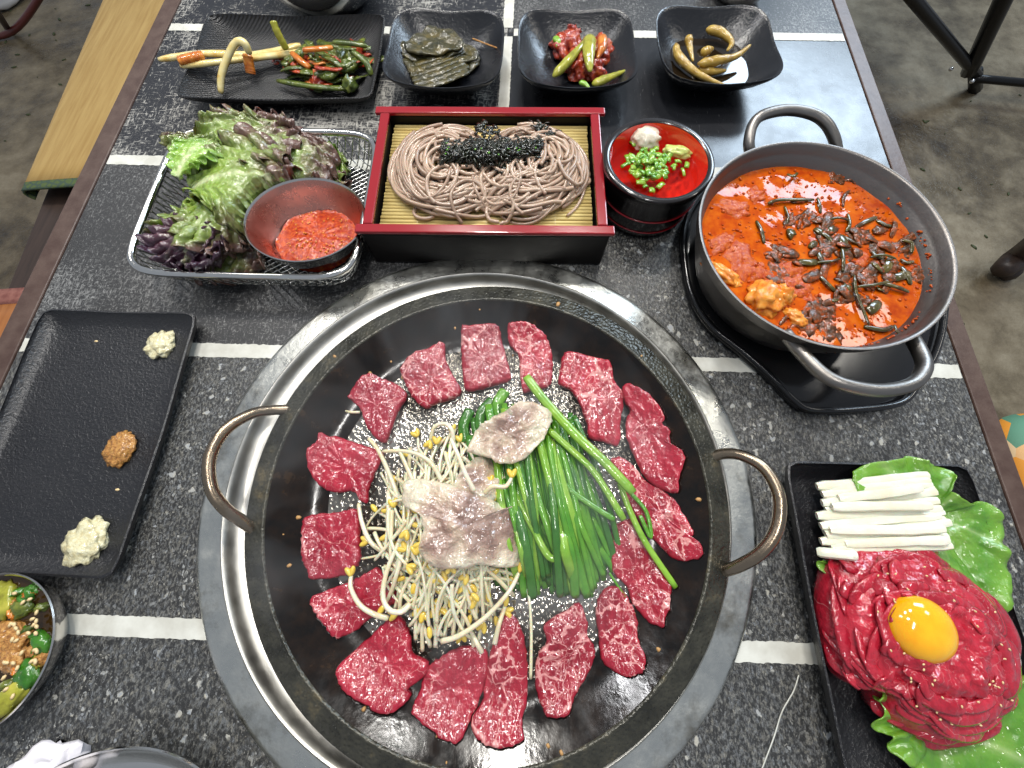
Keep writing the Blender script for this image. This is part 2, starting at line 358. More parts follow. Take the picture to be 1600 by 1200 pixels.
simple('pear', (0.74, 0.73, 0.62), 0.22, color2=(0.70, 0.67, 0.50), vscale=50, Subsurface_Weight=0.25, Subsurface_Scale=0.005, bump=0.25, bscale=260)
simple('sesame', (0.72, 0.54, 0.28), 0.4)
simple('crumb', (0.45, 0.25, 0.09), 0.5)
simple('black_metal', (0.010, 0.010, 0.011), 0.35, 0.4)
simple('bolt', (0.6, 0.6, 0.6), 0.2, 1.0)
simple('dark_brown', (0.020, 0.012, 0.009), 0.45, color2=(0.035, 0.020, 0.014))
simple('grey_plastic', (0.32, 0.31, 0.30), 0.5)
simple('red_brown_tube', (0.10, 0.022, 0.018), 0.4)
t = Mt('flower_cloth', (0.7, 0.55, 0.3), 0.7)
c = t.voro(24, out='Color'); cs = t.n('ShaderNodeSeparateColor', {0: c}).outputs[0]
t.set('Base Color', t.ramp(cs, [(0.2, (0.10, 0.26, 0.17)), (0.5, (0.70, 0.62, 0.42)), (0.8, (0.75, 0.30, 0.03))])); MAT['flower_cloth'] = t.m
simple('tissue', (0.78, 0.74, 0.77), 0.8, bump=0.3, bscale=120)
simple('leaf_debris', (0.045, 0.06, 0.015), 0.6)

# ------------------------------------------------------------------ mesh helpers
def mkobj(name, V, F, mat, parent=None, smooth=True, attrs=None, mats=None, midx=None, sharp=None):
    V = np.asarray(V, dtype=float)
    if parent is None:
        o0 = np.array([(V[:, 0].min() + V[:, 0].max()) / 2, (V[:, 1].min() + V[:, 1].max()) / 2, V[:, 2].min()])
    else:
        o0 = np.array(parent.matrix_world.translation) if parent.parent is None else np.array(parent.location) + np.array(parent.parent.location)
        if parent.parent is None: o0 = np.array(parent.location)
    me = bpy.data.meshes.new(name)
    me.from_pydata((V - o0).tolist(), [], [tuple(int(i) for i in f) for f in F])
    me.validate(); 
    for mm in (mats or [mat]): me.materials.append(MAT[mm])
    if midx is not None and len(midx) == len(me.polygons): me.polygons.foreach_set('material_index', midx)
    me.polygons.foreach_set('use_smooth', [smooth] * len(me.polygons))
    if sharp: me.set_sharp_from_angle(angle=math.radians(sharp))
    for k, a in (attrs or {}).items():
        at_ = me.attributes.new(k, 'FLOAT', 'POINT'); at_.data.foreach_set('value', list(map(float, a)))
    me.update()
    o = bpy.data.objects.new(name, me); COL.objects.link(o)
    if parent is None: o.location = o0
    else: o.parent = parent; o.location = (0, 0, 0)
    return o

def tag(o, label, cat, group=None):
    o['label'] = label; o['category'] = cat
    if group: o['group'] = group
    return o

def thing(name, loc, label, cat, group=None):
    o = bpy.data.objects.new(name, None); COL.objects.link(o); o.location = loc; o.empty_display_size = 0.02
    return tag(o, label, cat, group)

def solidify(o, th, off=0.0):
    md = o.modifiers.new('solid', 'SOLIDIFY'); md.thickness = th; md.offset = off
    return o
def bevel(o, wd, seg=2):
    md = o.modifiers.new('bevel', 'BEVEL'); md.width = wd; md.segments = seg; md.limit_method = 'ANGLE'
    return o

def box(x0, x1, y0, y1, z0, z1):
    V = [(x, y, z) for z in (z0, z1) for y in (y0, y1) for x in (x0, x1)]
    F = [(0, 2, 3, 1), (4, 5, 7, 6), (0, 1, 5, 4), (2, 6, 7, 3), (0, 4, 6, 2), (1, 3, 7, 5)]
    return V, F

def cr(P, n, closed=False):
    P = [np.array(p, float) for p in P]; N = len(P); out = []
    segs = N if closed else N - 1
    for k in range(n if closed else n):
        t_ = k / (n if closed else (n - 1)) * segs
        i = min(int(t_), segs - 1); u = t_ - i
        g = (lambda j: P[j % N]) if closed else (lambda j: P[max(0, min(N - 1, j))])
        p0, p1, p2, p3 = g(i - 1), g(i), g(i + 1), g(i + 2)
        out.append(0.5 * ((2 * p1) + (-p0 + p2) * u + (2 * p0 - 5 * p1 + 4 * p2 - p3) * u * u + (-p0 + 3 * p1 - 3 * p2 + p3) * u ** 3))
    return np.array(out)

def tube(P, r, sides=8, flat=1.0, closed=False, cap=True, up=(0, 0, 1)):
    P = np.asarray(P, float); n = len(P)
    r = np.full(n, r) if np.isscalar(r) else np.asarray(r, float)
    T = np.gradient(P, axis=0) if not closed else (np.roll(P, -1, 0) - np.roll(P, 1, 0))
    T /= np.linalg.norm(T, axis=1)[:, None] + 1e-12
    V = []; u = np.array(up, float)
    a = u - T[0] * (u @ T[0])
    if np.linalg.norm(a) < 1e-4: a = np.cross(T[0], (1, 0, 0))
    a /= np.linalg.norm(a)
    for i in range(n):
        a = a - T[i] * (a @ T[i]); a /= np.linalg.norm(a) + 1e-12
        b = np.cross(T[i], a)
        for k in range(sides):
            th = 2 * math.pi * k / sides
            V.append(P[i] + r[i] * (math.cos(th) * a * flat + math.sin(th) * b))
    F = []
    for i in range(n if closed else n - 1):
        j = (i + 1) % n
        for k in range(sides):
            k2 = (k + 1) % sides
            F.append((i * sides + k, i * sides + k2, j * sides + k2, j * sides + k))
    if cap and not closed:
        F.append(tuple(range(sides))[::-1]); F.append(tuple((n - 1) * sides + k for k in range(sides)))
    return V, F

def join(parts):
    V = []; F = []
    for v, f in parts:
        o = len(V); V.extend([tuple(p) for p in v]); F.extend([tuple(i + o for i in q) for q in f])
    return V, F

def lathe(prof, cx, cy, n=96, zoff=0.0, closed=False):
    V = []; F = []; m_ = len(prof)
    for r, z in prof:
        for k in range(n):
            a = 2 * math.pi * k / n
            V.append((cx + r * math.cos(a), cy + r * math.sin(a), z + zoff))
    for i in range(m_ if closed else m_ - 1):
        j = (i + 1) % m_
        for k in range(n):
            k2 = (k + 1) % n
            F.append((i * n + k, i * n + k2, j * n + k2, j * n + k))
    return V, F

def sqlathe(prof, cx, cy, a, b, p, n=96, rot=0.0, lift=0.0, liftpow=6, wob=0.0, seed=0.0):
    """rounded-square lathe; prof = [(s, z)], p = superellipse power at the rim; corners lifted"""
    V = []; F = []; cr_, sr_ = math.cos(rot), math.sin(rot)
    for s, z in prof:
        for k in range(n):
            th = 2 * math.pi * k / n
            c, sn = math.cos(th), math.sin(th)
            pp = 2 + (p - 2) * min(1, s)
            q = (abs(c) ** pp + abs(sn) ** pp) ** (-1 / pp)
            x, y = a * s * q * c, b * s * q * sn
            corner = (abs(c * sn) * 2) ** 2
            zz = z + lift * corner * s ** liftpow + wob * s ** 4 * nz(3 * c + seed, 3 * sn, seed)
            V.append((cx + x * cr_ - y * sr_, cy + x * sr_ + y * cr_, zz))
    m_ = len(prof)
    for i in range(m_ - 1):
        for k in range(n):
            k2 = (k + 1) % n
            F.append((i * n + k, i * n + k2, (i + 1) * n + k2, (i + 1) * n + k))
    F.append(tuple(range(n))[::-1]); F.append(tuple((m_ - 1) * n + k for k in range(n)))
    return V, F

_ico = {}
def ico(sub):
    if sub not in _ico:
        bm = bmesh.new(); bmesh.ops.create_icosphere(bm, subdivisions=sub, radius=1.0)
        bm.verts.ensure_lookup_table(); bm.verts.index_update()
        _ico[sub] = (np.array([v.co[:] for v in bm.verts]), [tuple(v.index for v in f.verts) for f in bm.faces]); bm.free()
    return _ico[sub]
def blob(c, rad, amp=0.15, scale=3.0, sub=3, rot=0.0, seed=0.0, flat=True, tilt=0.0):
    V0, F = ico(sub); V = []
    ca, sa = math.cos(rot), math.sin(rot)
    for p in V0:
        d = 1 + amp * fbm(p[0] * scale + seed, p[1] * scale + seed * 2.1, p[2] * scale - seed)
        x, y, z = p[0] * rad[0] * d, p[1] * rad[1] * d, p[2] * rad[2] * d
        if flat: z = max(z, -0.25 * rad[2])
        z += tilt * x
        V.append((c[0] + x * ca - y * sa, c[1] + x * sa + y * ca, c[2] + z + (0.25 * rad[2] if flat else 0)))
    return V, F

def inset_rings(O, S):
    c = O.mean(0); return [c + (O - c) * s for s in S]

def slab(outline, zf, thick, n=56, dome=0.35, namp=0.0006, jag=0.0005, seed=0.0, under=0.0):
    """organic slice from a closed outline (world xy): domed top, rounded rim, underside following zf"""
    O = cr(outline, n, True)[:, :2]; c = O.mean(0)
    for i in range(n):
        d = (O[i] - c); L = np.linalg.norm(d); O[i] += d / L * jag * fbm(O[i][0] * 500 + seed, O[i][1] * 500, seed, 2)
    S = [1.0, 1.012, 0.985, 0.93, 0.84, 0.70, 0.54, 0.37, 0.2]
    Hh = [0.0, 0.45, 0.80, 0.93, 0.98, 1.0, 1.02, 1.03, 1.04]
    V = []; E = []
    for s, h in zip(S, Hh):
        for i in range(n):
            x, y = c + (O[i] - c) * s
            z = zf(x, y) + under + thick * h
            if h > 0.5: z += namp * fbm(x * 170 + seed, y * 170, seed, 3)
            V.append((x, y, z)); E.append(min(1, s))
    F = []
    for j in range(len(S) - 1):
        for i in range(n):
            i2 = (i + 1) % n
            F.append((j * n + i, j * n + i2, (j + 1) * n + i2, (j + 1) * n + i))
    V.append((c[0], c[1], zf(*c) + under + thick * 1.04)); E.append(0.0)
    k = len(V) - 1; j = (len(S) - 1) * n
    for i in range(n): F.append((j + i, j + (i + 1) % n, k))
    F.append(tuple(range(n))[::-1])
    return V, F, E

def clock(px, py, cx=1283, cy=385, rr=175.0):
    dx, dy = px - cx, (py - cy) * 1.15
    h = int(round(math.degrees(math.atan2(dx, -dy)) / 30.0)) % 12 or 12; r = math.hypot(dx, dy) / rr
    return "at %s o'clock, %s" % (('one', 'two', 'three', 'four', 'five', 'six', 'seven', 'eight', 'nine', 'ten', 'eleven', 'twelve')[h - 1], 'near the wall' if r > 0.72 else ('midway' if r > 0.38 else 'near the centre'))
def pxs(pts, z): return [at(x, y, z)[:2] for x, y in pts]

# ------------------------------------------------------------------ setting: floor
V, F = box(-4, 4, -3, 5, -0.80, -0.74)
fl = mkobj('floor', V, F, 'concrete', smooth=False); fl['kind'] = 'structure'

# ------------------------------------------------------------------ table
TX0, TX1 = -0.510, 0.4365
rows = [-0.346, -0.101, 0.144, 0.390, 0.634, 0.88]
tb = thing('dining_table', (-0.03, 0.27, -0.74), 'black speckled restaurant table with white inlaid strips and brown edging', 'table')
XM = -0.029; SW = 0.0075
kinds = {(0, 0): 'speckle', (0, 1): 'speckle', (1, 0): 'speckle', (1, 1): 'speckle', (2, 0): 'scratch', (2, 1): 'speckle', (3, 0): 'weave', (3, 1): 'smooth', (4, 0): 'weave', (4, 1): 'scratch'}
for j in range(5):
    for i in range(2):
        x0, x1 = ((TX0, XM), (XM, TX1))[i]
        V, F = box(x0 + 0.0003, x1 - 0.0003, rows[j] + 0.0003, rows[j + 1] - 0.0003, -0.03, 0.0)
        bevel(mkobj('panel', V, F, 'panel_' + kinds[(j, i)], tb, smooth=False), 0.0004, 1)
def strip(x0, y0, x1, y1, wd, ragged=0.0010):
    L = math.hypot(x1 - x0, y1 - y0); n = int(L / 0.0022); dx, dy = (x1 - x0) / L, (y1 - y0) / L
    V = []; F = []
    for k in range(n + 1):
        s = L * k / n
        for sd in (-1, 1):
            e = wd + ragged * (fbm(s * 260, sd * 9.0, x0 * 7 + y0 * 13, 3) - 0.1)
            cx, cy = x0 + dx * s - dy * sd * e, y0 + dy * s + dx * sd * e
            V.append((cx, cy, 0.0005)); V.append((cx, cy, -0.002))
    for k in range(n):
        a = k * 4
        F += [(a, a + 4, a + 6, a + 2), (a, a + 1, a + 5, a + 4), (a + 2, a + 6, a + 7, a + 3)]
    F += [(0, 2, 3, 1), (n * 4, n * 4 + 1, n * 4 + 3, n * 4 + 2)]
    return V, F
for y in rows[1:5]:
    V, F = strip(TX0 + 0.002, y, XM - SW - 0.001, y, SW); mkobj('white_strip', V, F, 'strip_paint', tb, smooth=False)
    V, F = strip(XM + SW + 0.001, y, TX1 - 0.002, y, SW); mkobj('white_strip', V, F, 'strip_paint', tb, smooth=False)
for j in range(5):
    V, F = strip(XM, rows[j] + (SW if j else 0) + 0.002, XM, rows[j + 1] - 0.009, SW * 0.93); mkobj('white_strip', V, F, 'strip_paint', tb, smooth=False)
for x0, x1 in ((-0.534, TX0 - 0.0005), (TX1 + 0.0005, 0.455)):
    V, F = box(x0, x1, -0.36, 0.895, -0.045, 0.0012)
    bevel(mkobj('edge_trim', V, F, 'trim_wood', tb, smooth=False), 0.0012, 2)
for y0, y1 in ((0.8805, 0.895), (-0.36, -0.3465)):
    V, F = box(TX0, TX1, y0, y1, -0.045, 0.001); mkobj('edge_trim', V, F, 'trim_wood', tb, smooth=False)
for x in (-0.48, 0.40):
    for y in (-0.30, 0.84):
        V, F = box(x - 0.025, x + 0.025, y - 0.025, y + 0.025, -0.74, -0.031); mkobj('leg', V, F, 'black_metal', tb, smooth=False)
# the burner well under the ring is closed by the panels; a thin chalk-like scratch runs across the near right panel
P = [at(x, y, 0.0006) for x, y in ((1248, 1055), (1240, 1080), (1222, 1112), (1210, 1150), (1195, 1190), (1180, 1230))]
V, F = tube(cr(P, 30), 0.0006, 5, flat=0.3); mkobj('scratch', V, F, 'strip_paint', tb)

# ------------------------------------------------------------------ bench with seat mats, far left
BZ = -0.30
def benchpt(px, py): return at(px, py, BZ)
ba, bb = benchpt(160, 0), benchpt(38, 285)
bdir = Vector((ba.x - bb.x, ba.y - bb.y)).normalized(); bper = Vector((bdir.y, -bdir.x))
bo = Vector((bb.x, bb.y))
def bframe(s, t, z): q = bo + bdir * s + bper * t; return (q.x, q.y, z)
bn = thing('bench', (bb.x + 0.1, bb.y, -0.74), 'dark brown wooden bench along the left side of the table', 'bench')
def bboard(s0, s1, t0, t1, z0, z1):
    V = [bframe(s, t, z) for z in (z0, z1) for s in (s0, s1) for t in (t0, t1)]
    return V, [(0, 2, 3, 1), (4, 5, 7, 6), (0, 1, 5, 4), (2, 6, 7, 3), (0, 4, 6, 2), (1, 3, 7, 5)]
for t0, t1 in ((0.006, 0.213), (0.217, 0.40)):
    V, F = bboard(-1.1, 1.2, t0, t1, BZ - 0.06, BZ - 0.035); bevel(mkobj('seat_plank', V, F, 'bench_wood', bn, smooth=False), 0.002)
for s in (-0.9, 1.0):
    V, F = bboard(s - 0.03, s + 0.03, 0.07, 0.36, -0.74, BZ - 0.061); mkobj('leg', V, F, 'bench_wood', bn, smooth=False)
def seatmat(name, s0, s1, matname, bord, label, endin, t_left=0.0):
    root = thing(name, bframe((s0 + s1) / 2, 0.2, BZ - 0.035), label, 'seat mat')
    prof = [(t_left - 0.004, -0.030), (t_left - 0.010, -0.018), (t_left - 0.004, -0.006), (t_left + 0.02, 0.0), (0.2, 0.004), (0.36, 0.0), (0.39, -0.030)]
    pr = cr([(a, b, 0) for a, b in prof], 28)[:, :2]
    def sheet(sa, sb, zo, ns=24):
        V = []; F = []
        for i in range(ns + 1):
            s = sa + (sb - sa) * i / ns
            for a, b in pr: V.append(bframe(s, a, BZ + b + zo))
        for i in range(ns):
            for k in range(len(pr) - 1):
                q = i * len(pr) + k; F.append((q, q + len(pr), q + len(pr) + 1, q + 1))
        return V, F
    V, F = sheet(s0 + (0.0 if endin < 0 else 0.022), s1 - (0.035 if endin < 0 else 0), 0.0); solidify(mkobj('mat_sheet', V, F, matname, root), 0.003, 1)
    V, F = sheet(s0, s0 + 0.022, 0.0005, 3) if endin > 0 else sheet(s1 - 0.035, s1, 0.0005, 3)
    solidify(mkobj('mat_border', V, F, bord, root), 0.004, 1)
    V, F = bboard(s0 + 0.04, s1 - 0.04, t_left + 0.02, 0.36, BZ - 0.034, BZ - 0.006); mkobj('mat_padding', V, F, 'dark_brown', root, smooth=False)
seatmat('seat_mat', -0.02, 1.1, 'mat_tan', 'mat_border', 'tan wood-grain seat mat with green patterned border on the bench', 1)
qq = Vector(benchpt(25, 458)[:2]) - bo
seatmat('seat_mat', -1.0, qq.dot(bdir) + 0.01, 'mat_orange', 'mat_border_red', 'orange-brown seat mat with reddish border at left edge of the photo', -1)

# ------------------------------------------------------------------ things standing on the floor, right and far left
def floorpt(px, py, z=-0.735): return at(px, py, z)
ch = thing('folding_chair', floorpt(1520, 130), 'black metal chair frame with crossing legs on the concrete floor, top right', 'chair')
j0 = at(1527, 118, -0.66)
for a, b, r in (((1395, -40, -0.30), (1527, 118, -0.66), 0.015), ((1600, -70, -0.30), (1515, 112, -0.64), 0.024), ((1518, 122, -0.665), (1720, 140, -0.665), 0.013)):
    P = [at(*a), at(*b)]
    V, F = tube(cr(P, 6), r, 10); mkobj('leg', V, F, 'black_metal', ch)
P = [at(1524, 112, -0.655), at(1524, 140, -0.735)]; V, F = tube(cr(P, 3), 0.020, 10); mkobj('foot', V, F, 'black_metal', ch)
for x, y in ((1486, 108), (1519, 127)):
    c = at(x, y, -0.628); V, F = blob(c, (0.007, 0.007, 0.007), 0, 1, 2, flat=False); mkobj('bolt', V, F, 'bolt', ch)
V, F = join([tube(cr([at(1200, -110, -0.3), at(1400, -60, -0.3), at(1720, -80, -0.3)], 8), 0.02, 8)]); mkobj('seat_rail', V, F, 'black_metal', ch)
q = at(1480, -150, -0.27); V, F = box(q.x - 0.35, q.x + 0.35, q.y - 0.12, q.y + 0.35, -0.29, -0.26); bevel(mkobj('seat', V, F, 'dark_brown', ch, smooth=False), 0.008, 3)

st = thing('stool', floorpt(1600, 400), 'dark brown stool leg end at the right edge of the photo', 'stool')
P = [at(1563, 424, -0.69), at(1600, 395, -0.66), at(1700, 320, -0.45)]
V, F = tube(cr(P, 10), [0.022, 0.03, 0.032, 0.034, 0.034, 0.034, 0.034, 0.034, 0.034, 0.034], 8); mkobj('leg', V, F, 'dark_brown', st)
V, F = blob(at(1568, 428, -0.735), (0.03, 0.03, 0.04), 0.05, 2, 2); mkobj('foot_cap', V, F, 'dark_brown', st)

cu = thing('floral_cushion', at(1680, 760, -0.28), 'floral patterned seat cushion showing beyond the table at right edge', 'cushion')
c = at(1732, 790, -0.27); V, F = sqlathe([(0.2, -0.03), (0.9, -0.03), (1.0, 0.0), (0.9, 0.03), (0.3, 0.04)], c.x, c.y, 0.145, 0.145, 5, 64); V = [(x, y, z + c.z) for x, y, z in V]
mkobj('cover', V, F, 'flower_cloth', cu)
for k, (px, py) in enumerate(((1600, 700), (1700, 700), (1700, 900), (1640, 900))):
    q = at(px, py, -0.30); V, F = box(q.x - 0.012, q.x + 0.012, q.y - 0.012, q.y + 0.012, -0.74, -0.301); mkobj('leg', V, F, 'black_metal', cu, smooth=False)

sr = thing('plastic_stool', floorpt(-10, 10), 'grey stool with red-brown curved tube legs at top left corner', 'stool')
V, F = tube(cr([at(100, -90, -0.45), at(62, -5, -0.62), at(14, 52, -0.72), at(-60, 60, -0.72)], 18), 0.011, 8); mkobj('leg', V, F, 'red_brown_tube', sr)
V, F = tube(cr([at(-30, -20, -0.45), at(12, 45, -0.725)], 6), 0.012, 8); mkobj('leg', V, F, 'dark_brown', sr)
V, F = blob(at(-5, -5, -0.73), (0.13, 0.12, 0.03), 0.1, 2, 3, seed=3.0); mkobj('base', V, F, 'grey_plastic', sr)

parts = []
for k in range(46):
    if k < 22: px, py = random.uniform(1420, 1600), random.uniform(120, 700)
    else: px, py = random.uniform(0, 250), random.uniform(0, 230)
    q = floorpt(px, py); a = random.uniform(0, 6.3); L = random.uniform(0.004, 0.013)
    V, F = blob((q.x, q.y, -0.739), (L, L * 0.45, 0.002), 0.4, 2, 1, a, k * 1.7); parts.append((V, F))
V, F = join(parts); o = mkobj('floor_debris', V, F, 'leaf_debris'); o['kind'] = 'stuff'; tag(o, 'scraps of leaf litter scattered on the concrete floor', 'debris')

# ------------------------------------------------------------------ grill ring and pan
GC = at(742, 868, 0.006); GX, GY = -0.0335, 0.0172
RO = 0.2430
rg = thing('grill_ring', (GX, GY, 0), 'wide worn steel ring set around the black frying pan', 'grill ring')
prof = [(RO - 0.004, 0.0008), (RO, 0.002), (RO + 0.0006, 0.0045), (RO - 0.001, 0.006), (RO - 0.004, 0.0068), (RO - 0.020, 0.0078), (RO - 0.0235, 0.0085)]
V, F = lathe(prof, GX, GY, 160); mkobj('flange', V, F, 'steel_ring', rg, sharp=50)
prof = [(RO - 0.0235, 0.0085), (RO - 0.0245, 0.0125), (RO - 0.0262, 0.0138), (RO - 0.028, 0.0128), (RO - 0.0292, 0.009), (RO - 0.032, 0.0045), (RO - 0.040, 0.0022), (RO - 0.052, 0.002), (RO - 0.07, 0.002)]
V, F = lathe(prof, GX, GY, 160); mkobj('inner_lip', V, F, 'steel_lip', rg, sharp=60)

PX_, PY_ = -0.0226, 0.0115
R_OUT, R_LIP, R_FLOOR = 0.1970, 0.1790, 0.1380
Z_OUT, Z_LIP, Z_FLOOR = 0.0300, 0.0325, 0.0130
def panz(x, y):
    r = math.hypot(x - PX_, y - PY_)
    if r < R_FLOOR: return Z_FLOOR
    u = min(1.0, (r - R_FLOOR) / (R_LIP - R_FLOOR))
    return Z_FLOOR + (Z_LIP - Z_FLOOR) * (u * u * (1.6 - 0.6 * u))
pan = thing('frying_pan', (PX_, PY_, 0.004), 'large round black iron frying pan full of beef and vegetables', 'pan')
prof = [(0.0005, Z_FLOOR)] + [(R_FLOOR * k / 10, Z_FLOOR) for k in range(1, 11)]
V, F = lathe(prof, PX_, PY_, 160); mkobj('cooking_surface', V, F, 'pan_floor', pan)
prof = []
for k in range(11):
    u = k / 10; prof.append((R_FLOOR + (R_LIP - R_FLOOR) * u, Z_FLOOR + (Z_LIP - Z_FLOOR) * (u * u * (1.6 - 0.6 * u))))
V, F = lathe(prof, PX_, PY_, 160); mkobj('wall', V, F, 'pan_wall', pan)
prof = [(R_LIP, Z_LIP), (R_LIP + 0.0006, Z_LIP + 0.0012), (R_LIP + 0.0018, Z_LIP + 0.0016), (R_LIP + 0.0032, Z_LIP + 0.0008), (R_LIP + 0.005, Z_LIP - 0.0004), (R_OUT - 0.002, Z_OUT), (R_OUT, Z_OUT - 0.0012), (R_OUT - 0.0008, Z_OUT - 0.004), (R_OUT - 0.02, Z_OUT - 0.014), (R_FLOOR, 0.006), (0.001, 0.006)]
V, F = lathe(prof, PX_, PY_, 160); mkobj('rim', V, F, 'pan_rim', pan, sharp=70)
def handle(name, pts, r, mat, parent, n=40, sides=12):
    V, F = tube(cr([at(*p) for p in pts], n), r, sides); return mkobj(name, V, F, mat, parent)
handle('handle', [(452, 640, 0.027), (425, 641, 0.033), (392, 647, 0.042), (352, 672, 0.052), (328, 715, 0.056), (330, 762, 0.055), (350, 793, 0.048), (375, 812, 0.038), (398, 828, 0.026)], 0.0046, 'handle_bronze', pan)
handle('handle', [(1110, 716, 0.025), (1130, 709, 0.032), (1160, 712, 0.042), (1195, 733, 0.050), (1217, 775, 0.054), (1214, 825, 0.053), (1190, 862, 0.048), (1155, 884, 0.038), (1128, 893, 0.026)], 0.0046, 'handle_bronze', pan)

# ------------------------------------------------------------------ beef slices in the pan
SL = [
 ('squarish marbled raw beef slice at the very top of the pan', 'beef_raw', [(721,511),(731,508),(775,506),(785,534),(796,575),(797,592),(778,600),(744,609),(727,607),(722,578),(720,544)]),
 ('narrow raw beef slice at top of pan, touched by the green chive tips', 'beef_raw', [(793,510),(800,503),(820,502),(837,510),(855,528),(863,555),(863,582),(858,603),(837,607),(819,613),(813,589),(810,555),(796,538)]),
 ('long stepped raw beef slice at upper right of the pan', 'beef_raw', [(879,558),(887,548),(913,553),(941,560),(954,565),(961,596),(972,610),(975,631),(970,655),(968,694),(941,689),(920,682),(917,662),(906,631),(893,610),(874,600),(875,583)]),
 ('long pink raw beef slice nearest the pan wall on the right', 'beef_lean', [(972,610),(980,600),(1003,610),(1016,620),(1030,638),(1037,655),(1033,662),(1044,672),(1047,699),(1064,705),(1068,720),(1059,748),(1056,770),(1027,761),(1006,744),(992,717),(978,682),(978,658),(984,642),(976,630)]),
 ('raw beef slice with ragged tip pointing at the right pan handle', 'beef_raw', [(956,720),(972,715),(992,730),(1009,751),(1037,766),(1057,785),(1070,805),(1085,832),(1080,840),(1096,850),(1096,869),(1071,876),(1050,871),(1029,850),(1010,830),(990,800),(970,760)]),
 ('dark raw beef slice lying under the curved chive blade at right', 'beef_raw', [(957,829),(970,817),(987,813),(1005,843),(1026,875),(1048,910),(1048,934),(1047,952),(1040,966),(1036,980),(1015,973),(998,955),(987,941),(980,917),(959,896),(956,864)]),
 ('rounded marbled raw beef slice below the cut chive ends', 'beef_raw', [(952,918),(938,931),(931,955),(935,990),(938,1018),(945,1039),(973,1057),(991,1058),(1008,1046),(1008,1025),(998,997),(994,962),(980,931),(966,917)]),
 ('raw beef slice with thick white fat streak at lower right of pan', 'beef_raw', [(900,943),(889,952),(851,976),(854,1004),(840,1025),(837,1071),(847,1106),(858,1121),(886,1120),(896,1095),(907,1074),(928,1032),(929,1011),(917,990),(919,976),(910,948)]),
 ('tall pointed raw beef slice at the bottom of the pan', 'beef_raw', [(788,962),(805,966),(819,997),(824,1046),(823,1095),(816,1130),(817,1158),(788,1170),(763,1167),(749,1158),(735,1130),(753,1095),(760,1053),(767,1018),(777,987)]),
 ('raw beef slice left of the tall pointed slice at pan bottom', 'beef_lean', [(720,1011),(751,1013),(762,1025),(758,1070),(737,1119),(716,1160),(685,1151),(646,1119),(645,1105),(653,1084),(667,1046),(688,1028)]),
 ('large lobed raw beef slice at lower left of the pan', 'beef_lean', [(615,962),(629,969),(641,997),(643,1021),(667,1035),(664,1056),(639,1077),(641,1088),(622,1109),(597,1117),(573,1105),(545,1088),(527,1067),(527,1042),(552,1018),(580,993),(601,972)]),
 ('oblong raw beef slice with a looped bean sprout lying on it', 'beef_lean', [(485,934),(510,923),(545,909),(573,895),(590,887),(604,906),(622,934),(604,951),(576,969),(559,983),(529,998),(513,986),(499,969),(487,951)]),
 ('nearly square raw beef slice at the left of the pan', 'beef_lean', [(474,811),(496,803),(527,801),(555,795),(561,815),(561,850),(562,874),(554,888),(541,899),(489,906),(480,892),(471,871),(470,839)]),
 ('wide raw beef slice near the left pan handle', 'beef_lean', [(478,704),(495,689),(498,675),(514,682),(526,682),(553,691),(590,704),(597,711),(584,742),(575,766),(573,785),(563,783),(560,774),(546,768),(519,769),(498,757),(483,735)]),
 ('triangular raw beef slice at upper left of the pan', 'beef_lean', [(544,617),(560,592),(577,582),(597,592),(608,595),(635,614),(621,643),(608,677),(601,692),(584,682),(570,660),(563,639),(549,626)]),
 ('slanted raw beef slice between the triangular and the squarish one', 'beef_raw', [(625,575),(642,554),(669,542),(693,534),(696,561),(707,585),(719,604),(717,617),(696,626),(679,631),(664,637),(649,626),(638,609),(628,588)]),
]
for k, (lab, mt, ol) in enumerate(SL):
    th = (0.0085, 0.0060, 0.0078, 0.0055, 0.0050, 0.0058, 0.0064, 0.0056, 0.0066, 0.0052, 0.0080, 0.0062, 0.0070, 0.0060, 0.0072, 0.0080)[k]
    out = [on(x, y, panz, th * 0.8)[:2] for x, y in ol]
    V, F, E = slab(out, panz, th, 84, namp=0.0015, jag=0.0011, seed=k * 3.3, under=0.0003 + (0.003 if k == 3 else 0.0))
    tag(mkobj('beef_slice', V, F, mt, attrs={'edge': E}), lab, 'beef slice', 'raw beef slices in the pan')

# ------------------------------------------------------------------ bean sprouts, cooked brisket, chives
HC = at(692, 835, 0.03)
def heap(x, y):
    u = (x - HC.x) / 0.066; v = (y - HC.y) / 0.082
    return Z_FLOOR + 0.0020 + 0.026 * max(0.0, 1 - u * u - v * v) ** 0.75
V0, F0 = ico(2)
headV = [(p[0] * 0.0042, p[1] * 0.0023, p[2] * 0.0024 + 0.0012 * p[0] * p[0]) for p in V0]
def sprout(P, r, label='white bean sprout with yellow head in the sprout heap', head=None, seed=0.0, group='bean sprouts heaped in the pan'):
    P = cr(P, 18); rr = r * (0.85 + 0.3 * np.linspace(0, 1, 18)) ; rr[0] *= 0.5
    V, F = tube(P, rr, 7)
    o = tag(mkobj('bean_sprout', V, F, 'sprout_stalk'), label, 'bean sprout', group)
    if head:
        d = P[0] - P[2]; a = math.atan2(d[1], d[0]) + random.uniform(-0.5, 0.5)
        for s in ((-0.5, 0.5) if random.random() < 0.6 else (0,)):
            ca, sa = math.cos(a + s), math.sin(a + s)
            W = [(P[0][0] + (x + 0.003) * ca - y * sa, P[0][1] + (x + 0.003) * sa + y * ca, P[0][2] + z + 0.0008) for x, y, z in headV]
            mkobj('sprout_head', W, F0, 'sprout_head', o)
    return o
rnd = random.Random(11)
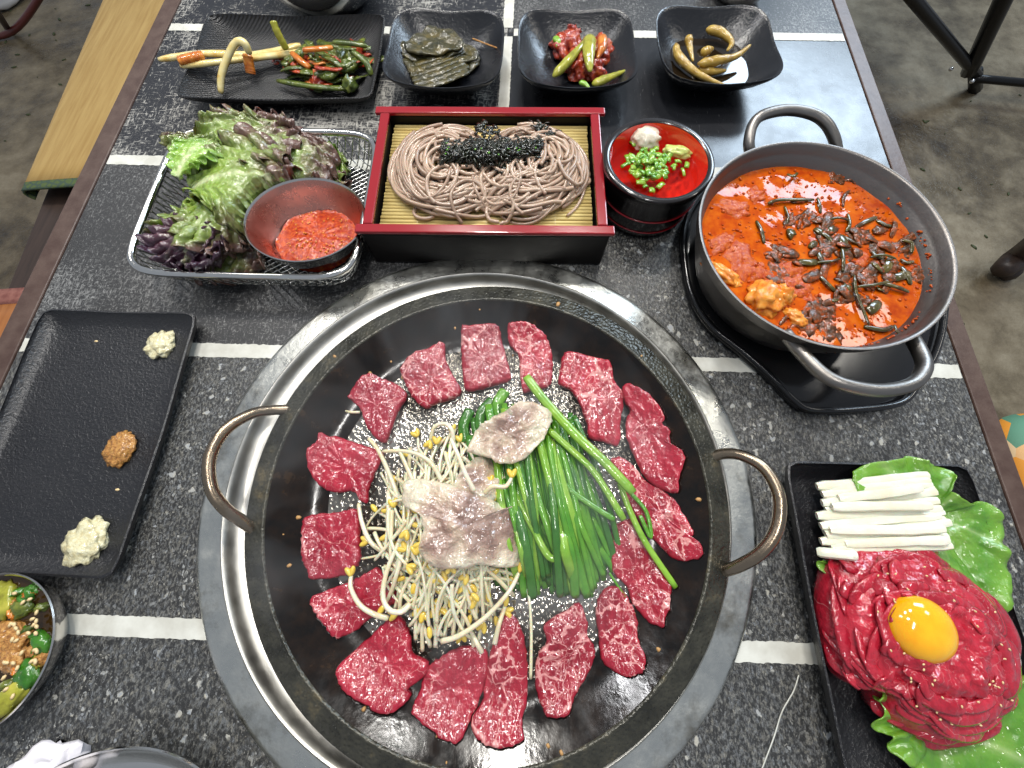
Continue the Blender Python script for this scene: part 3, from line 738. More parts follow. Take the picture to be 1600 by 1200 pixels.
for k in range(262):
    while True:
        u, v = rnd.uniform(-1, 1), rnd.uniform(-1, 1)
        if u * u + v * v < 0.95: break
    cx, cy = HC.x + u * 0.055, HC.y + v * 0.066
    a = rnd.gauss(math.radians(100), 0.55); L = rnd.uniform(0.030, 0.058); bend = rnd.uniform(-0.9, 0.9)
    lv = rnd.uniform(0.25, 1.05)
    P = []
    for i in range(6):
        s = (i / 5 - 0.5); aa = a + bend * s * 2
        x = cx + L * s * math.cos(a) - bend * 0.35 * L * (s * s * 4 - 0.5) * math.sin(a) * 0.5
        y = cy + L * s * math.sin(a) + bend * 0.35 * L * (s * s * 4 - 0.5) * math.cos(a) * 0.5
        P.append((x, y, Z_FLOOR + 0.0022 + (heap(x, y) - Z_FLOOR - 0.002) * lv + 0.0012 * rnd.uniform(-1, 1)))
    if rnd.random() < 0.5: P = P[::-1]
    hd = rnd.random() < 0.5; sprout(P, rnd.uniform(0.0010, 0.0017), ('white bean sprout without a head in the sprout heap', 'white bean sprout with yellow head in the sprout heap')[hd], head=hd)
stray = [
 ([(575, 684), (590, 702), (606, 735), (628, 792)], 0.010, 'thick white bean sprout reaching up to the triangular beef slice'),
 ([(597, 705), (640, 706), (672, 722), (690, 752)], 0.016, 'white bean sprout arching across the top of the sprout heap'),
 ([(704, 684), (716, 712), (728, 742), (741, 767)], 0.033, 'straight white bean sprout crossing the cooked brisket'),
 ([(560, 786), (566, 818), (580, 848), (606, 866)], 0.006, 'bean sprout curling along the left edge of the sprout heap'),
 ([(549, 898), (548, 918), (562, 945), (585, 960), (606, 966)], 0.0095, 'bean sprout looped over the oblong beef slice'),
 ([(640, 808), (622, 850), (605, 890), (598, 930), (608, 953), (628, 956), (640, 944)], 0.018, 'bean sprout bent in a hook at lower left of the heap'),
 ([(640, 962), (655, 955), (665, 945)], 0.006, 'short bean sprout stub below the heap'),
 ([(812, 892), (795, 925), (758, 965), (718, 993), (690, 1002)], 0.012, 'long bean sprout sweeping across the bottom of the heap'),
 ([(815, 895), (826, 930), (830, 985), (829, 1060)], 0.003, 'thin bean sprout hanging straight down past the beef'),
 ([(790, 945), (780, 975), (773, 1005)], 0.006, 'short bean sprout pointing down beside the pointed beef slice'),
 ([(622, 700), (648, 760), (655, 800)], 0.018, 'bean sprout slanting down at upper left of heap'),
 ([(672, 690), (678, 668), (694, 662), (706, 672), (708, 690)], 0.010, 'yellow bean sprout curled in a small loop above the heap'),
 ([(735, 985), (745, 1005), (752, 1018)], 0.005, 'small bean sprout below heap touching lower beef slice'),
 ([(800, 745), (790, 760), (770, 760), (758, 770)], 0.030, 'bean sprout with yellow head between the brisket slices'),
 ([(540, 642), (548, 644), (562, 644)], 0.004, 'yellow sprout end left of the triangular beef slice'),
]
for k, (pp, dz, lab) in enumerate(stray):
    P = [at(x, y, Z_FLOOR + dz + (0.004 if 0 < i < len(pp) - 1 else 0.0)) for i, (x, y) in enumerate(pp)]
    sprout(P, 0.0019 if k not in (8, 14) else 0.0012, lab, head=k in (4, 7, 9, 11, 13), group='stray bean sprouts in the pan')
# brisket
def heap2(x, y): return heap(x, y) + 0.0015 * fbm(x * 60, y * 60, 4.0)
BR = [('middle pale cooked brisket slice tucked behind the other two', [(754,712),(787,718),(797,741),(784,770),(765,784),(735,770),(708,766),(724,730)], 0.002),
      ('large wrinkled cooked brisket slice in front, over the sprouts', [(639,749),(690,754),(727,764),(772,782),(787,794),(814,788),(827,816),(823,854),(817,880),(784,887),(750,882),(720,889),(682,886),(656,865),(660,835),(656,805),(632,790),(630,767)], 0.005),
      ('upper cooked brisket slice with pale fat edge beside the chives', [(819,627),(859,642),(859,666),(840,696),(810,722),(780,724),(765,715),(735,707),(731,700),(746,670),(761,657),(787,644)], 0.010)]
for k, (lab, ol, dz) in enumerate(BR):
    zf = (lambda x, y, dz=dz, k=k: max(heap2(x, y), Z_FLOOR + (0.016 if k == 2 else 0.0)) + dz + 0.0034 * fbm(x * 62 + k * 5, y * 62, 2.0 + k, 3) + 0.0014 * math.sin(x * 330 + 2.5 * math.sin(y * 140 + k)))
    out = [on(x, y, zf, 0.002)[:2] for x, y in ol]
    V, F, E = slab(out, zf, 0.0038, 72, namp=0.0014, jag=0.0014, seed=20 + k * 3)
    tag(mkobj('brisket_slice', V, F, 'brisket_cooked', attrs={'edge': E}), lab, 'brisket slice', 'cooked brisket slices on the sprouts')
# chives
def chive(P, r, mat, label, group='cut green chives in the pan', flat=0.55):
    P = cr(P, 16); rr = np.full(16, r); rr[-1] *= 0.8; rr[0] *= 0.85
    V, F = tube(P, rr, 8, flat=flat)
    return tag(mkobj('chive', V, F, mat), label, 'chive', group)
rnd = random.Random(5)
clab = 'green cut chive stalk in the bundle right of the brisket'
NC = 135
for k in range(NC):
    f = rnd.random(); lay = rnd.random()
    tx = 735 + f * 160 + rnd.uniform(-14, 14); ty = 640 + abs(f - 0.45) * 60 + rnd.uniform(-25, 30)
    bx = 772 + f * 192 + rnd.uniform(-17, 17); by = 925 - max(0, f - 0.75) * 130 - max(0, 0.35 - f) * 40 + rnd.uniform(-28, 12)
    if rnd.random() < 0.3: ty += rnd.uniform(60, 150); tx += 20
    z = Z_FLOOR + 0.003 + lay * 0.020 * (1 - (2 * f - 1) ** 2 * 0.7)
    mx, my = (tx + bx) / 2 + rnd.uniform(-10, 10), (ty + by) / 2
    P = [at(tx, ty, z * 0.7 + 0.006), at(mx, my, z + 0.004), at(bx, by, max(Z_FLOOR + 0.002, z * 0.6))]
    mt = 'chive_light' if lay > 0.75 and rnd.random() < 0.5 else ('chive_dark' if rnd.random() < 0.40 or f < 0.15 else 'chive_mid')
    chive(P, rnd.uniform(0.0019, 0.0040), mt, {'chive_light': 'bright light green chive in the bundle right of the brisket', 'chive_mid': 'mid green chive in the bundle right of the brisket', 'chive_dark': 'dark green chive in the bundle right of the brisket'}[mt], flat=rnd.uniform(0.22, 0.5))
for k, (pp, z, r, mt, lab) in enumerate([
    ([(822, 588), (850, 625), (900, 680), (945, 722), (990, 770)], 0.038, 0.0042, 'chive_light', 'thick bright green chive crossing on top of the bundle'),
    ([(858, 672), (895, 705), (930, 740), (975, 812)], 0.034, 0.0030, 'chive_light', 'bright green chive slanting below the thick one'),
    ([(868, 735), (890, 765), (925, 790), (960, 812)], 0.033, 0.0024, 'chive_mid', 'green chive lying diagonally over the middle of bundle'),
    ([(985, 770), (1010, 800), (1017, 840), (1000, 805)], 0.024, 0.0018, 'chive_mid', 'thin curled chive blade beside the right beef slice'),
    ([(968, 755), (985, 800), (1010, 850), (1056, 918)], 0.026, 0.0026, 'chive_light', 'long pale chive blade reaching over the right beef slice'),
    ([(800, 765), (830, 820), (858, 870), (880, 868)], 0.032, 0.0030, 'chive_light', 'light green chive at the left of the bundle'),
    ([(842, 690), (860, 760), (872, 820), (880, 865)], 0.034, 0.0032, 'chive_light', 'upright light chive in the middle of the bundle'),
    ([(952, 895), (965, 915), (977, 934)], 0.018, 0.0010, 'chive_mid', 'very thin chive end below the bundle'),
    ([(700, 700), (712, 690), (728, 690)], 0.016, 0.0030, 'chive_mid', 'short chive piece at left of upper brisket slice'),
    ([(728, 690), (724, 665), (735, 640)], 0.020, 0.0050, 'chive_dark', 'dark chive leaf left of the upper brisket slice'),
    ([(750, 670), (752, 645), (770, 625)], 0.020, 0.0048, 'chive_dark', 'dark chive leaf tip at the upper left of bundle'),
    ([(780, 650), (778, 630), (790, 610)], 0.022, 0.0055, 'chive_mid', 'broad chive leaf tip above the upper brisket slice')]):
    chive([at(x, y, z) for x, y in pp], r, mt, lab, 'loose green chives in the pan', 0.5 if k < 9 else 0.35)
# crumbs
parts = []
for k in range(40):
    a = random.uniform(0, 6.28); r = random.uniform(0.13, 0.188); x, y = PX_ + r * math.cos(a), PY_ + r * math.sin(a); s = random.uniform(0.0006, 0.0022)
    z = panz(x, y) if r < R_LIP else Z_OUT + 0.001
    parts.append(blob((x, y, z), (s * 1.5, s, s * 0.7), 0.4, 2, 1, a, k))
V, F = join(parts); o = tag(mkobj('burnt_crumbs', V, F, 'crumb'), 'tiny browned crumbs stuck around the inside of the pan', 'crumbs'); o['kind'] = 'stuff'

# ------------------------------------------------------------------ rectangular and square dishes
def dish(name, c, a, b, p, prof, rot, lift, mat, label, cat, n=112, group=None, wob=0.0, liftpow=6):
    V, F = sqlathe(prof, c[0], c[1], a, b, p, n, rot, lift, liftpow, wob, c[0] * 10)
    V = [(x, y, z + c[2]) for x, y, z in V]
    return tag(mkobj(name, V, F, mat, sharp=60), label, cat, group)
def plate_prof(h, t=0.0035, base=0.80):
    inner = [(base * k / 6, t + 0.0006) for k in range(0, 7)]; inner[0] = (0.02, t + 0.0006)
    up = [(base + (1 - base) * u, t + 0.0006 + (h - t) * u ** 1.7) for u in (0.25, 0.5, 0.75, 0.92)]
    tip = [(0.985, h + 0.0004), (1.0, h - 0.0004), (0.998, h - 0.0022)]
    out = [(base + (1 - base) * u, (h - t) * u ** 1.7 - 0.0004 + 0.0008) for u in (0.9, 0.6, 0.3)] + [(base * 0.95, 0.0005), (0.02, 0.0005)]
    return inner + up + tip + out
# left black plate with garlic and paste
q = [at(62, 480, 0.018), at(305, 487, 0.018), at(165, 903, 0.018)]
LP = ((q[0].x + q[2].x) / 2 + 0.0, (q[0].y + q[2].y) / 2, 0.0005)
LPC = ((-0.482 - 0.326) / 2 + 0.001, (0.177 - 0.063) / 2, 0.0005)
dish('black_plate', LPC, 0.0795, 0.1210, 22, plate_prof(0.0125, base=0.87), 0.0, 0.003, 'plate_black', 'black rectangular plate with garlic heaps left of the pan', 'plate')
def lump(name, px, py, z, rx, ry, rz, mat, label, cat, amp=0.35, scale=2.5, seed=0.0, rot=0.0, group=None, sub=4):
    c = at(px, py, z); V, F = blob((c.x, c.y, z), (rx, ry, rz), amp, scale, sub, rot, seed)
    return tag(mkobj(name, V, F, mat), label, cat, group)
lump('minced_garlic', 253, 539, 0.005, 0.0130, 0.0145, 0.0060, 'garlic', 'small heap of minced garlic at the upper corner of black plate', 'garlic', seed=1.0)
lump('minced_garlic', 139, 848, 0.005, 0.0170, 0.0190, 0.0070, 'garlic', 'larger heap of minced garlic at the lower corner of black plate', 'garlic', seed=5.0)
lump('soybean_paste', 191, 702, 0.005, 0.0130, 0.0165, 0.0060, 'paste_brown', 'dab of brown seasoned soybean paste on the black plate', 'paste', 0.25, 3.0, 9.0)
for k, (px, py) in enumerate(((150, 533), (183, 765))):
    c = at(px, py, 0.005); V, F = blob((c.x, c.y, 0.0042), (0.0022, 0.0012, 0.001), 0.1, 2, 2); tag(mkobj('seed_crumb', V, F, 'sesame'), ('lone seed near the top of the black plate', 'lone seed between paste and lower garlic heap')[k], 'crumb')

# upper left plate with scallion kimchi
dish('black_plate', (-0.312, 0.5475, 0.0005), 0.1215, 0.0790, 18, plate_prof(0.019, base=0.70), 0.02, 0.003, 'plate_weave', 'black textured rectangular plate with scallion kimchi, top left', 'plate')
def strand(name, pts, r, mat, label, cat, group=None, n=24, sides=8, flat=0.7, taper=0.6, pep=False):
    P = cr([at(*p) for p in pts], n); rr = np.full(n, float(r)); rr[:3] *= np.array([taper, 0.85, 0.95]); rr[-3:] *= np.array([0.95, 0.85, taper])
    if pep: rr = r * np.array([0.28, 0.55, 0.85, 1.0, 1.08, 1.10, 1.10, 1.08] + list(np.linspace(1.05, 0.34, n - 9)) + [0.15])
    rr *= np.array([1 + 0.12 * fbm(i * 0.5, r * 900, pts[0][0]) for i in range(n)])
    V, F = tube(P, rr, sides, flat=flat); return tag(mkobj(name, V, F, mat), label, cat, group)
strand('scallion', [(248, 93, 0.028), (320, 84, 0.026), (400, 85, 0.020), (470, 70, 0.018)], 0.0048, 'scallion_white', 'pale scallion stalk jutting out left over the plate edge', 'scallion')
strand('scallion', [(282, 103, 0.026), (340, 97, 0.024), (420, 88, 0.020), (480, 80, 0.018)], 0.0045, 'scallion_white', 'second pale scallion stalk beneath the jutting one', 'scallion')
strand('scallion', [(345, 146, 0.010), (346, 118, 0.022), (358, 84, 0.036), (370, 66, 0.044), (382, 68, 0.044), (390, 85, 0.034)], 0.0046, 'scallion_white', 'bent scallion stalk folded over the two straight ones', 'scallion')
strand('scallion', [(386, 84, 0.030), (390, 104, 0.020), (392, 116, 0.014)], 0.0066, 'kimchi_orange', 'short red-stained scallion bulb beside the bent stalk', 'scallion')
strand('scallion', [(279, 96, 0.030), (300, 90, 0.030), (318, 86, 0.029)], 0.0068, 'kimchi_orange', 'orange chili-coated band on the scallion stalks', 'scallion')
strand('scallion', [(426, 32, 0.050), (434, 52, 0.040), (448, 78, 0.024)], 0.0045, 'pepper_olive', 'pointed yellow-green scallion leaf sticking up', 'scallion', taper=0.3)
rnd = random.Random(21)
kl = [('kimchi_green', 'dark green chili-dressed scallion greens in the kimchi heap'), ('kimchi_red', 'red chili-coated shred in the kimchi heap'), ('kimchi_orange', 'orange carrot-like shred in the kimchi heap')]
for k in range(62):
    ki = rnd.choice([0, 0, 0, 0, 1, 1, 2]) ; mt, lab = kl[ki]
    cx, cy = rnd.gauss(508, 33), rnd.gauss(98, 15)
    cx = min(572, max(432, cx)); cy = min(132, max(72, cy))
    a = rnd.gauss(0.1, 0.6); L = rnd.uniform(16, 44) if ki == 0 else rnd.uniform(8, 24)
    h = 0.012 + 0.020 * rnd.random() * max(0.15, 1 - ((cx - 505) / 75) ** 2 - ((cy - 98) / 38) ** 2)
    P = []
    for i in range(5):
        u = i / 2 - 1; P.append((cx + u * L * math.cos(a) + rnd.gauss(0, 2.5), cy + u * L * math.sin(a) * 0.5 + rnd.gauss(0, 3.0), max(0.008, h - 0.004 * abs(u) + rnd.gauss(0, 0.0018))))
    strand('kimchi_shred', P, rnd.uniform(0.0030, 0.0068) if ki == 0 else rnd.uniform(0.002, 0.0050), mt, lab, 'kimchi', 'scallion kimchi shreds on the top left plate', 16, 7, rnd.uniform(0.15, 0.5))
for k in range(14):
    px, py = rnd.gauss(515, 28), rnd.gauss(100, 12); mt = ('kimchi_green', 'kimchi_red', 'kimchi_green')[k % 3]
    c = at(px, py, 0.016); V, F = blob((c.x, c.y, 0.010), (rnd.uniform(0.006, 0.013), rnd.uniform(0.005, 0.010), 0.010), 0.6, 2.4, 3, rnd.uniform(0, 3), k * 3.3)
    tag(mkobj('kimchi_clump', V, F, mt), ('crumpled green leaf clump inside the scallion kimchi heap', 'red chili paste clump inside the scallion kimchi heap', 'crumpled green leaf clump inside the scallion kimchi heap')[k % 3], 'kimchi', 'clumps in the scallion kimchi heap')
for pts, mt, lab in (([(433, 126, 0.014), (480, 134, 0.016), (530, 138, 0.014), (556, 130, 0.012)], 'kimchi_green', 'long green stem along the front of the kimchi heap'), ([(520, 66, 0.030), (550, 68, 0.030), (574, 72, 0.026)], 'kimchi_green', 'green stem at the back right of the kimchi heap'), ([(550, 80, 0.03), (572, 98, 0.024), (580, 118, 0.016)], 'kimchi_green', 'green stem curving down at right end of kimchi heap'), ([(455, 82, 0.026), (470, 95, 0.026), (484, 106, 0.022)], 'kimchi_orange', 'orange carrot stick at the left of the kimchi heap'), ([(473, 78, 0.034), (500, 76, 0.034), (520, 74, 0.032)], 'kimchi_orange', 'orange carrot stick at the back of the kimchi heap')):
    strand('kimchi_greens', pts, 0.0042, mt, lab, 'kimchi', None, 16, 7, 0.6)

# three square bowls
bowlp = [(0.02, 0.0035), (0.25, 0.0040), (0.45, 0.0060), (0.60, 0.0100), (0.74, 0.0165), (0.87, 0.0250), (0.96, 0.0325), (0.985, 0.0345), (1.0, 0.0345), (1.003, 0.0330), (0.97, 0.0290), (0.86, 0.0205), (0.72, 0.0120), (0.56, 0.0050), (0.42, 0.0005), (0.02, 0.0005)]
def sqbowl(pts, rot, label):
    P = [at(x, y, 0.036) for x, y in pts]
    cx = sum(p.x for p in P) / 4; cy = sum(p.y for p in P) / 4
    return dish('square_bowl', (cx, cy, 0.0005), 0.0725, 0.0705, 4.2, bowlp, rot, 0.004, 'bowl_black', label, 'bowl', 112, 'small square black side dish bowls'), (cx, cy)
_, b1 = sqbowl([(620, 18), (780, 15), (790, 140), (590, 130)], -0.02, 'square black bowl holding stacked pickled leaves')
_, b2 = sqbowl([(805, 20), (980, 12), (1005, 130), (815, 140)], 0.03, 'square black bowl holding red kimchi with green peppers')
_, b3 = sqbowl([(1020, 10), (1200, 10), (1225, 120), (1040, 140)], 0.04, 'square black bowl holding small pickled peppers in dark soy')
# pickled perilla leaves: a folded stack
stk = [[(613, 92), (640, 62), (690, 50), (730, 62), (748, 85), (742, 105), (700, 118), (660, 130), (640, 112)],
       [(616, 84), (650, 52), (700, 48), (738, 72), (744, 92), (690, 104), (650, 118), (632, 100)],
       [(620, 78), (648, 56), (672, 46), (705, 58), (722, 78), (690, 92), (660, 96), (636, 90)],
       [(632, 72), (660, 48), (700, 44), (724, 64), (700, 78), (664, 84)]]
for k, ol in enumerate(stk):
    zf = lambda x, y, k=k: 0.010 + 0.0050 * k + 0.0030 * fbm(x * 40 + k * 3, y * 40, k * 2.0, 2) + 0.0016 * math.sin((x * 0.6 + y) * 240 + k)
    out = [on(x, y, zf, 0.002)[:2] for x, y in ol]
    V, F, E = slab(out, zf, 0.0028, 56, namp=0.0010, jag=0.0016, seed=k * 2.0 + 40)
    tag(mkobj('pickled_leaf', V, F, 'perilla', attrs={'edge': E}), ('dark pickled leaf at the bottom of the folded stack', 'dark pickled leaf second from the bottom of the stack', 'olive pickled leaf second from the top of the stack', 'olive brown pickled leaf on top of the stack')[k], 'pickled leaf', 'stacked pickled leaves')
rnd = random.Random(3)
for k in range(6):
    y = 92 + k * 7; x = 655 + k * 3
    strand('folded_pickle', [(x - 20, y + 12, 0.014), (x + 25, y - 1, 0.022 - k * 0.001), (x + 72 - k * 2, y - 22 + k, 0.014)], 0.0062, 'perilla', 'dark leaf fold edge along the front of the stack', 'pickled leaf', 'folds of the pickled leaf stack', 22, 8, 0.30)
strand('brown_sliver', [(738, 60, 0.022), (758, 68, 0.024), (777, 75, 0.026)], 0.0011, 'paste_brown', 'thin brown stem poking out of the pickled leaves', 'stem')
# red kimchi with green peppers
for k, (px, py, rx, ry, s) in enumerate(((885, 75, 0.021, 0.024, 1), (905, 105, 0.020, 0.020, 4), (930, 82, 0.018, 0.022, 7), (893, 58, 0.014, 0.012, 9), (925, 112, 0.018, 0.012, 12))):
    c = at(px, py, 0.012); V, F = blob((c.x, c.y, 0.008), (rx, ry, 0.014), 0.5, 2.2, 4, k * 0.7, s)
    tag(mkobj('kimchi_piece', V, F, 'kimchi_red'), ('glossy red kimchi piece at left in the second bowl', 'glossy red kimchi piece at front in the second bowl', 'glossy red kimchi piece at right in the second bowl', 'red kimchi piece at the back in the second bowl', 'red kimchi piece under the front pepper')[k], 'kimchi', 'red kimchi pieces in the second bowl')
for pts, r, mt, lab in (([(864, 120, 0.020), (885, 98, 0.026), (905, 75, 0.030), (918, 58, 0.028)], 0.0052, 'pepper_olive', 'long green pepper slanting over the red kimchi'), ([(922, 55, 0.030), (920, 85, 0.030), (922, 112, 0.026)], 0.0075, 'pepper_olive', 'plump green pepper standing upright on red kimchi'), ([(942, 55, 0.026), (940, 75, 0.026), (933, 92, 0.022)], 0.0055, 'kimchi_orange', 'orange pepper half at right of the plump green one'), ([(925, 132, 0.016), (950, 122, 0.020), (978, 110, 0.024)], 0.0050, 'pepper_olive', 'olive pepper lying at the right rim of red kimchi'), ([(866, 58, 0.022), (872, 66, 0.022), (868, 74, 0.02)], 0.004, 'chive_light', 'small green pepper tip at the back of red kimchi'), ([(905, 128, 0.018), (915, 132, 0.018), (922, 140, 0.016)], 0.0032, 'chive_light', 'light green shoot at the front of the red kimchi')):
    strand('pepper', pts, r * 1.12, mt, lab, 'pepper', None, 20, 10, 0.7, 0.35, True)
# pickled peppers in soy
V, F = sqlathe([(0.02, 0.0), (0.5, 0.0), (1.0, 0.0)], b3[0], b3[1], 0.049, 0.047, 3, 64); V = [(x, y, z + 0.0135) for x, y, z in V]
tag(mkobj('soy_brine', V, F[:-2] + [F[-2]], 'soy'), 'dark soy brine pooled under the pickled peppers', 'sauce')
for pts, r, lab in (([(1056, 68, 0.024), (1060, 88, 0.022), (1085, 112, 0.020), (1112, 126, 0.020), (1136, 135, 0.020)], 0.0056, 'long curved pickled pepper at front left of the soy'), ([(1103, 46, 0.026), (1125, 50, 0.026), (1143, 66, 0.024), (1136, 80, 0.022)], 0.0060, 'curved pickled pepper at the back of the soy bowl'), ([(1090, 100, 0.025), (1120, 95, 0.027), (1150, 88, 0.026), (1173, 70, 0.030)], 0.0062, 'straight pickled pepper with stem pointing upper right'), ([(1076, 55, 0.028), (1077, 70, 0.024), (1083, 96, 0.020)], 0.0052, 'short pickled pepper with its stem upright at left'), ([(1090, 108, 0.018), (1112, 112, 0.019), (1135, 110, 0.018)], 0.0058, 'pickled pepper lying low in the middle of the soy'), ([(1096, 84, 0.026), (1108, 78, 0.027), (1114, 76, 0.026)], 0.0058, 'small round pickled pepper in the centre of the soy bowl')):
    strand('pickled_pepper', pts, r * 0.9, 'pepper_brown', lab, 'pickled pepper', 'pickled peppers in soy', 22, 10, 0.9, 0.3, True)

# ------------------------------------------------------------------ steel bowls beyond and near the frame edge
def bowl_lathe(name, cx, cy, z0, prof, mat, label, cat='bowl'):
    V, F = lathe(prof, cx, cy, 96, z0); return tag(mkobj(name, V, F, mat, sharp=70), label, cat)
def bowlprof(R, h, rb, t=0.0012):
    o = [(0.001, 0.0), (rb, 0.0)]
    for u in (0.2, 0.4, 0.6, 0.8, 1.0): o.append((rb + (R - rb) * (1 - (1 - u) ** 1.8), h * u))
    o += [(R + 0.0012, h + 0.0006), (R + 0.0006, h + 0.0016), (R - t, h)]
    for u in (0.8, 0.6, 0.4, 0.2): o.append((rb + (R - rb) * (1 - (1 - u) ** 1.8) - t, h * u + t * 0.5))
    return o + [(rb - t, t), (0.001, t)]
bowl_lathe('steel_bowl', -0.288, 0.700, 0.001, bowlprof(0.088, 0.055, 0.05), 'steel_bowl', 'stainless steel bowl cut by the top edge, behind the kimchi plate')
V, F = lathe([(0.001, 0), (0.080, 0)], -0.288, 0.700, 64, 0.044); tag(mkobj('soup', V, F, 'paste_brown'), 'soup inside the steel bowl at the top edge', 'soup')
bowl_lathe('steel_bowl', 0.300, 0.720, 0.001, bowlprof(0.045, 0.035, 0.03), 'steel_bowl', 'small steel bowl at top edge beyond the pickled peppers')

cL = at(-22, 1010, 0.05)
bowl_lathe('steel_bowl', -0.4020, -0.1168, 0.001, bowlprof(0.0548, 0.021, 0.043), 'steel_bowl', 'stainless steel sauce bowl cut by the left edge')
V, F = lathe([(0.001, 0)] + [(0.0520 * k / 8, 0) for k in range(1, 9)], -0.4020, -0.1168, 64, 0.0155); tag(mkobj('dipping_sauce', V, F, 'dip_soy'), 'brown dipping sauce in the steel bowl at left edge', 'sauce')
rnd = random.Random(8)
for k in range(30):
    c = at(rnd.uniform(0, 66), rnd.uniform(925, 1105), 0.018)
    if math.hypot(c.x + 0.4020, c.y + 0.1168) > 0.046: continue
    V, F = blob((c.x, c.y, 0.0140), (rnd.uniform(0.003, 0.008), rnd.uniform(0.002, 0.005), 0.004), 0.5, 2.2, 3, rnd.uniform(0, 3), k * 2.3)
    tag(mkobj('chopped_vegetable', V, F, rnd.choice(('kimchi_green', 'pepper_olive', 'paste_brown', 'chive_dark', 'kimchi_orange'))), 'small chopped vegetable bit in the left sauce bowl', 'topping', 'chopped bits in the left sauce bowl')
for k, (px, py, mt, rx, ry) in enumerate(((30, 950, 'kimchi_green', 0.009, 0.006), (62, 1005, 'chive_dark', 0.006, 0.010), (40, 1055, 'chive_dark', 0.011, 0.008), (8, 1000, 'paste_brown', 0.018, 0.013), (8, 1095, 'pepper_olive', 0.016, 0.008), (0, 940, 'pepper_olive', 0.014, 0.010), (15, 1030, 'paste_brown', 0.012, 0.010))):
    c = at(px, py, 0.018); V, F = blob((c.x, c.y, 0.0145), (rx, ry, 0.005), 0.35, 2.2, 3, k, k * 2.0)
    tag(mkobj('sauce_topping', V, F, mt), ('green pepper piece at the top of the sauce bowl', 'green pepper piece at the right rim of the sauce bowl', 'large green pepper piece low in the sauce bowl', 'orange-brown clump in the middle of the sauce bowl', 'olive pepper piece at the bottom of sauce bowl', 'olive pepper piece at the upper left of sauce bowl', 'brown shred below the orange clump in sauce bowl')[k], 'topping', 'toppings in the left sauce bowl')
sv, sf = ico(1)
def seeds(pts, label, s=0.0017, mat='sesame', name='sesame_seeds'):
    parts = []
    for x, y, z in pts:
        a = rnd.uniform(0, 6.3); parts.append(blob((x, y, z), (s * 1.4, s * 0.85, s * 0.6), 0, 1, 1, a, 0, False))
    V, F = join(parts); o = tag(mkobj(name, V, F, mat), label, 'sesame'); o['kind'] = 'stuff'
pts = []
for k in range(45):
    c = at(rnd.uniform(0, 66), rnd.uniform(920, 1110), 0.021)
    if math.hypot(c.x + 0.4020, c.y + 0.1168) < 0.047: pts.append((c.x, c.y, 0.0205))
seeds(pts, 'sesame seeds floating in the left sauce bowl')

c0 = at(205, 1165, 0.02)
bowl_lathe('steel_dish', -0.2624, -0.2823, 0.001, bowlprof(0.1130, 0.020, 0.092), 'steel_bright', 'shallow steel dish cut by the bottom edge', 'dish')
c = at(38, 1242, 0.02); V, F = blob((c.x, c.y, 0.001), (0.030, 0.022, 0.020), 0.5, 2.6, 4, 0.3, 2.0)
tag(mkobj('crumpled_tissue', V, F, 'tissue'), 'crumpled pale tissue at the bottom left corner', 'tissue')

# ------------------------------------------------------------------ steel mesh tray, lettuce, chili sauce bowl
TC = (-0.2780, 0.3030); TA, TB_ = 0.1145, 0.0945; TR = 0.0; TH = 0.036
tr = thing('mesh_tray', (TC[0], TC[1], 0.001), 'rectangular stainless wire mesh tray holding lettuce', 'tray')
def rr_pt(a, b, p, th):
    c, s = math.cos(th), math.sin(th); q = (abs(c) ** p + abs(s) ** p) ** (-1 / p); return a * q * c, b * q * s
P = [(TC[0] + x, TC[1] + y, TH) for x, y in (rr_pt(TA, TB_, 7, 2 * math.pi * k / 140) for k in range(140))]
V, F = tube(P, 0.0036, 10, closed=True); mkobj('rim', V, F, 'steel_bright', tr)
def traysurf(x, y):
    s = (abs(x / TA) ** 7 + abs(y / TB_) ** 7) ** (1 / 7)
    s0 = 0.87
    if s > 1.0: return None
    if s < s0: return 0.0025
    u = (s - s0) / (1 - s0); return 0.0025 + (TH - 0.0025) * (u ** 1.5)
parts = []
for d in (0, 1):
    for k in range(-60, 61):
        off = k * 0.0056; run = []
        for j in range(-95, 96):
            s = j * 0.0024
            x, y = (s * 0.8192 - off * 0.5736, s * 0.5736 + off * 0.8192) if d == 0 else (s * 0.8192 - off * 0.5736, -s * 0.5736 - off * 0.8192)
            z = traysurf(x, y)
            if z is None:
                if len(run) > 2: parts.append(tube(run, 0.0008, 4, cap=False))
                run = []
            else: run.append((TC[0] + x, TC[1] + y, z + (0.0005 if (j + d) % 2 else 0)))
        if len(run) > 2: parts.append(tube(run, 0.0008, 4, cap=False))
V, F = join(parts); o = mkobj('wire_mesh', V, F, 'steel_wire', tr); o['kind'] = 'stuff'

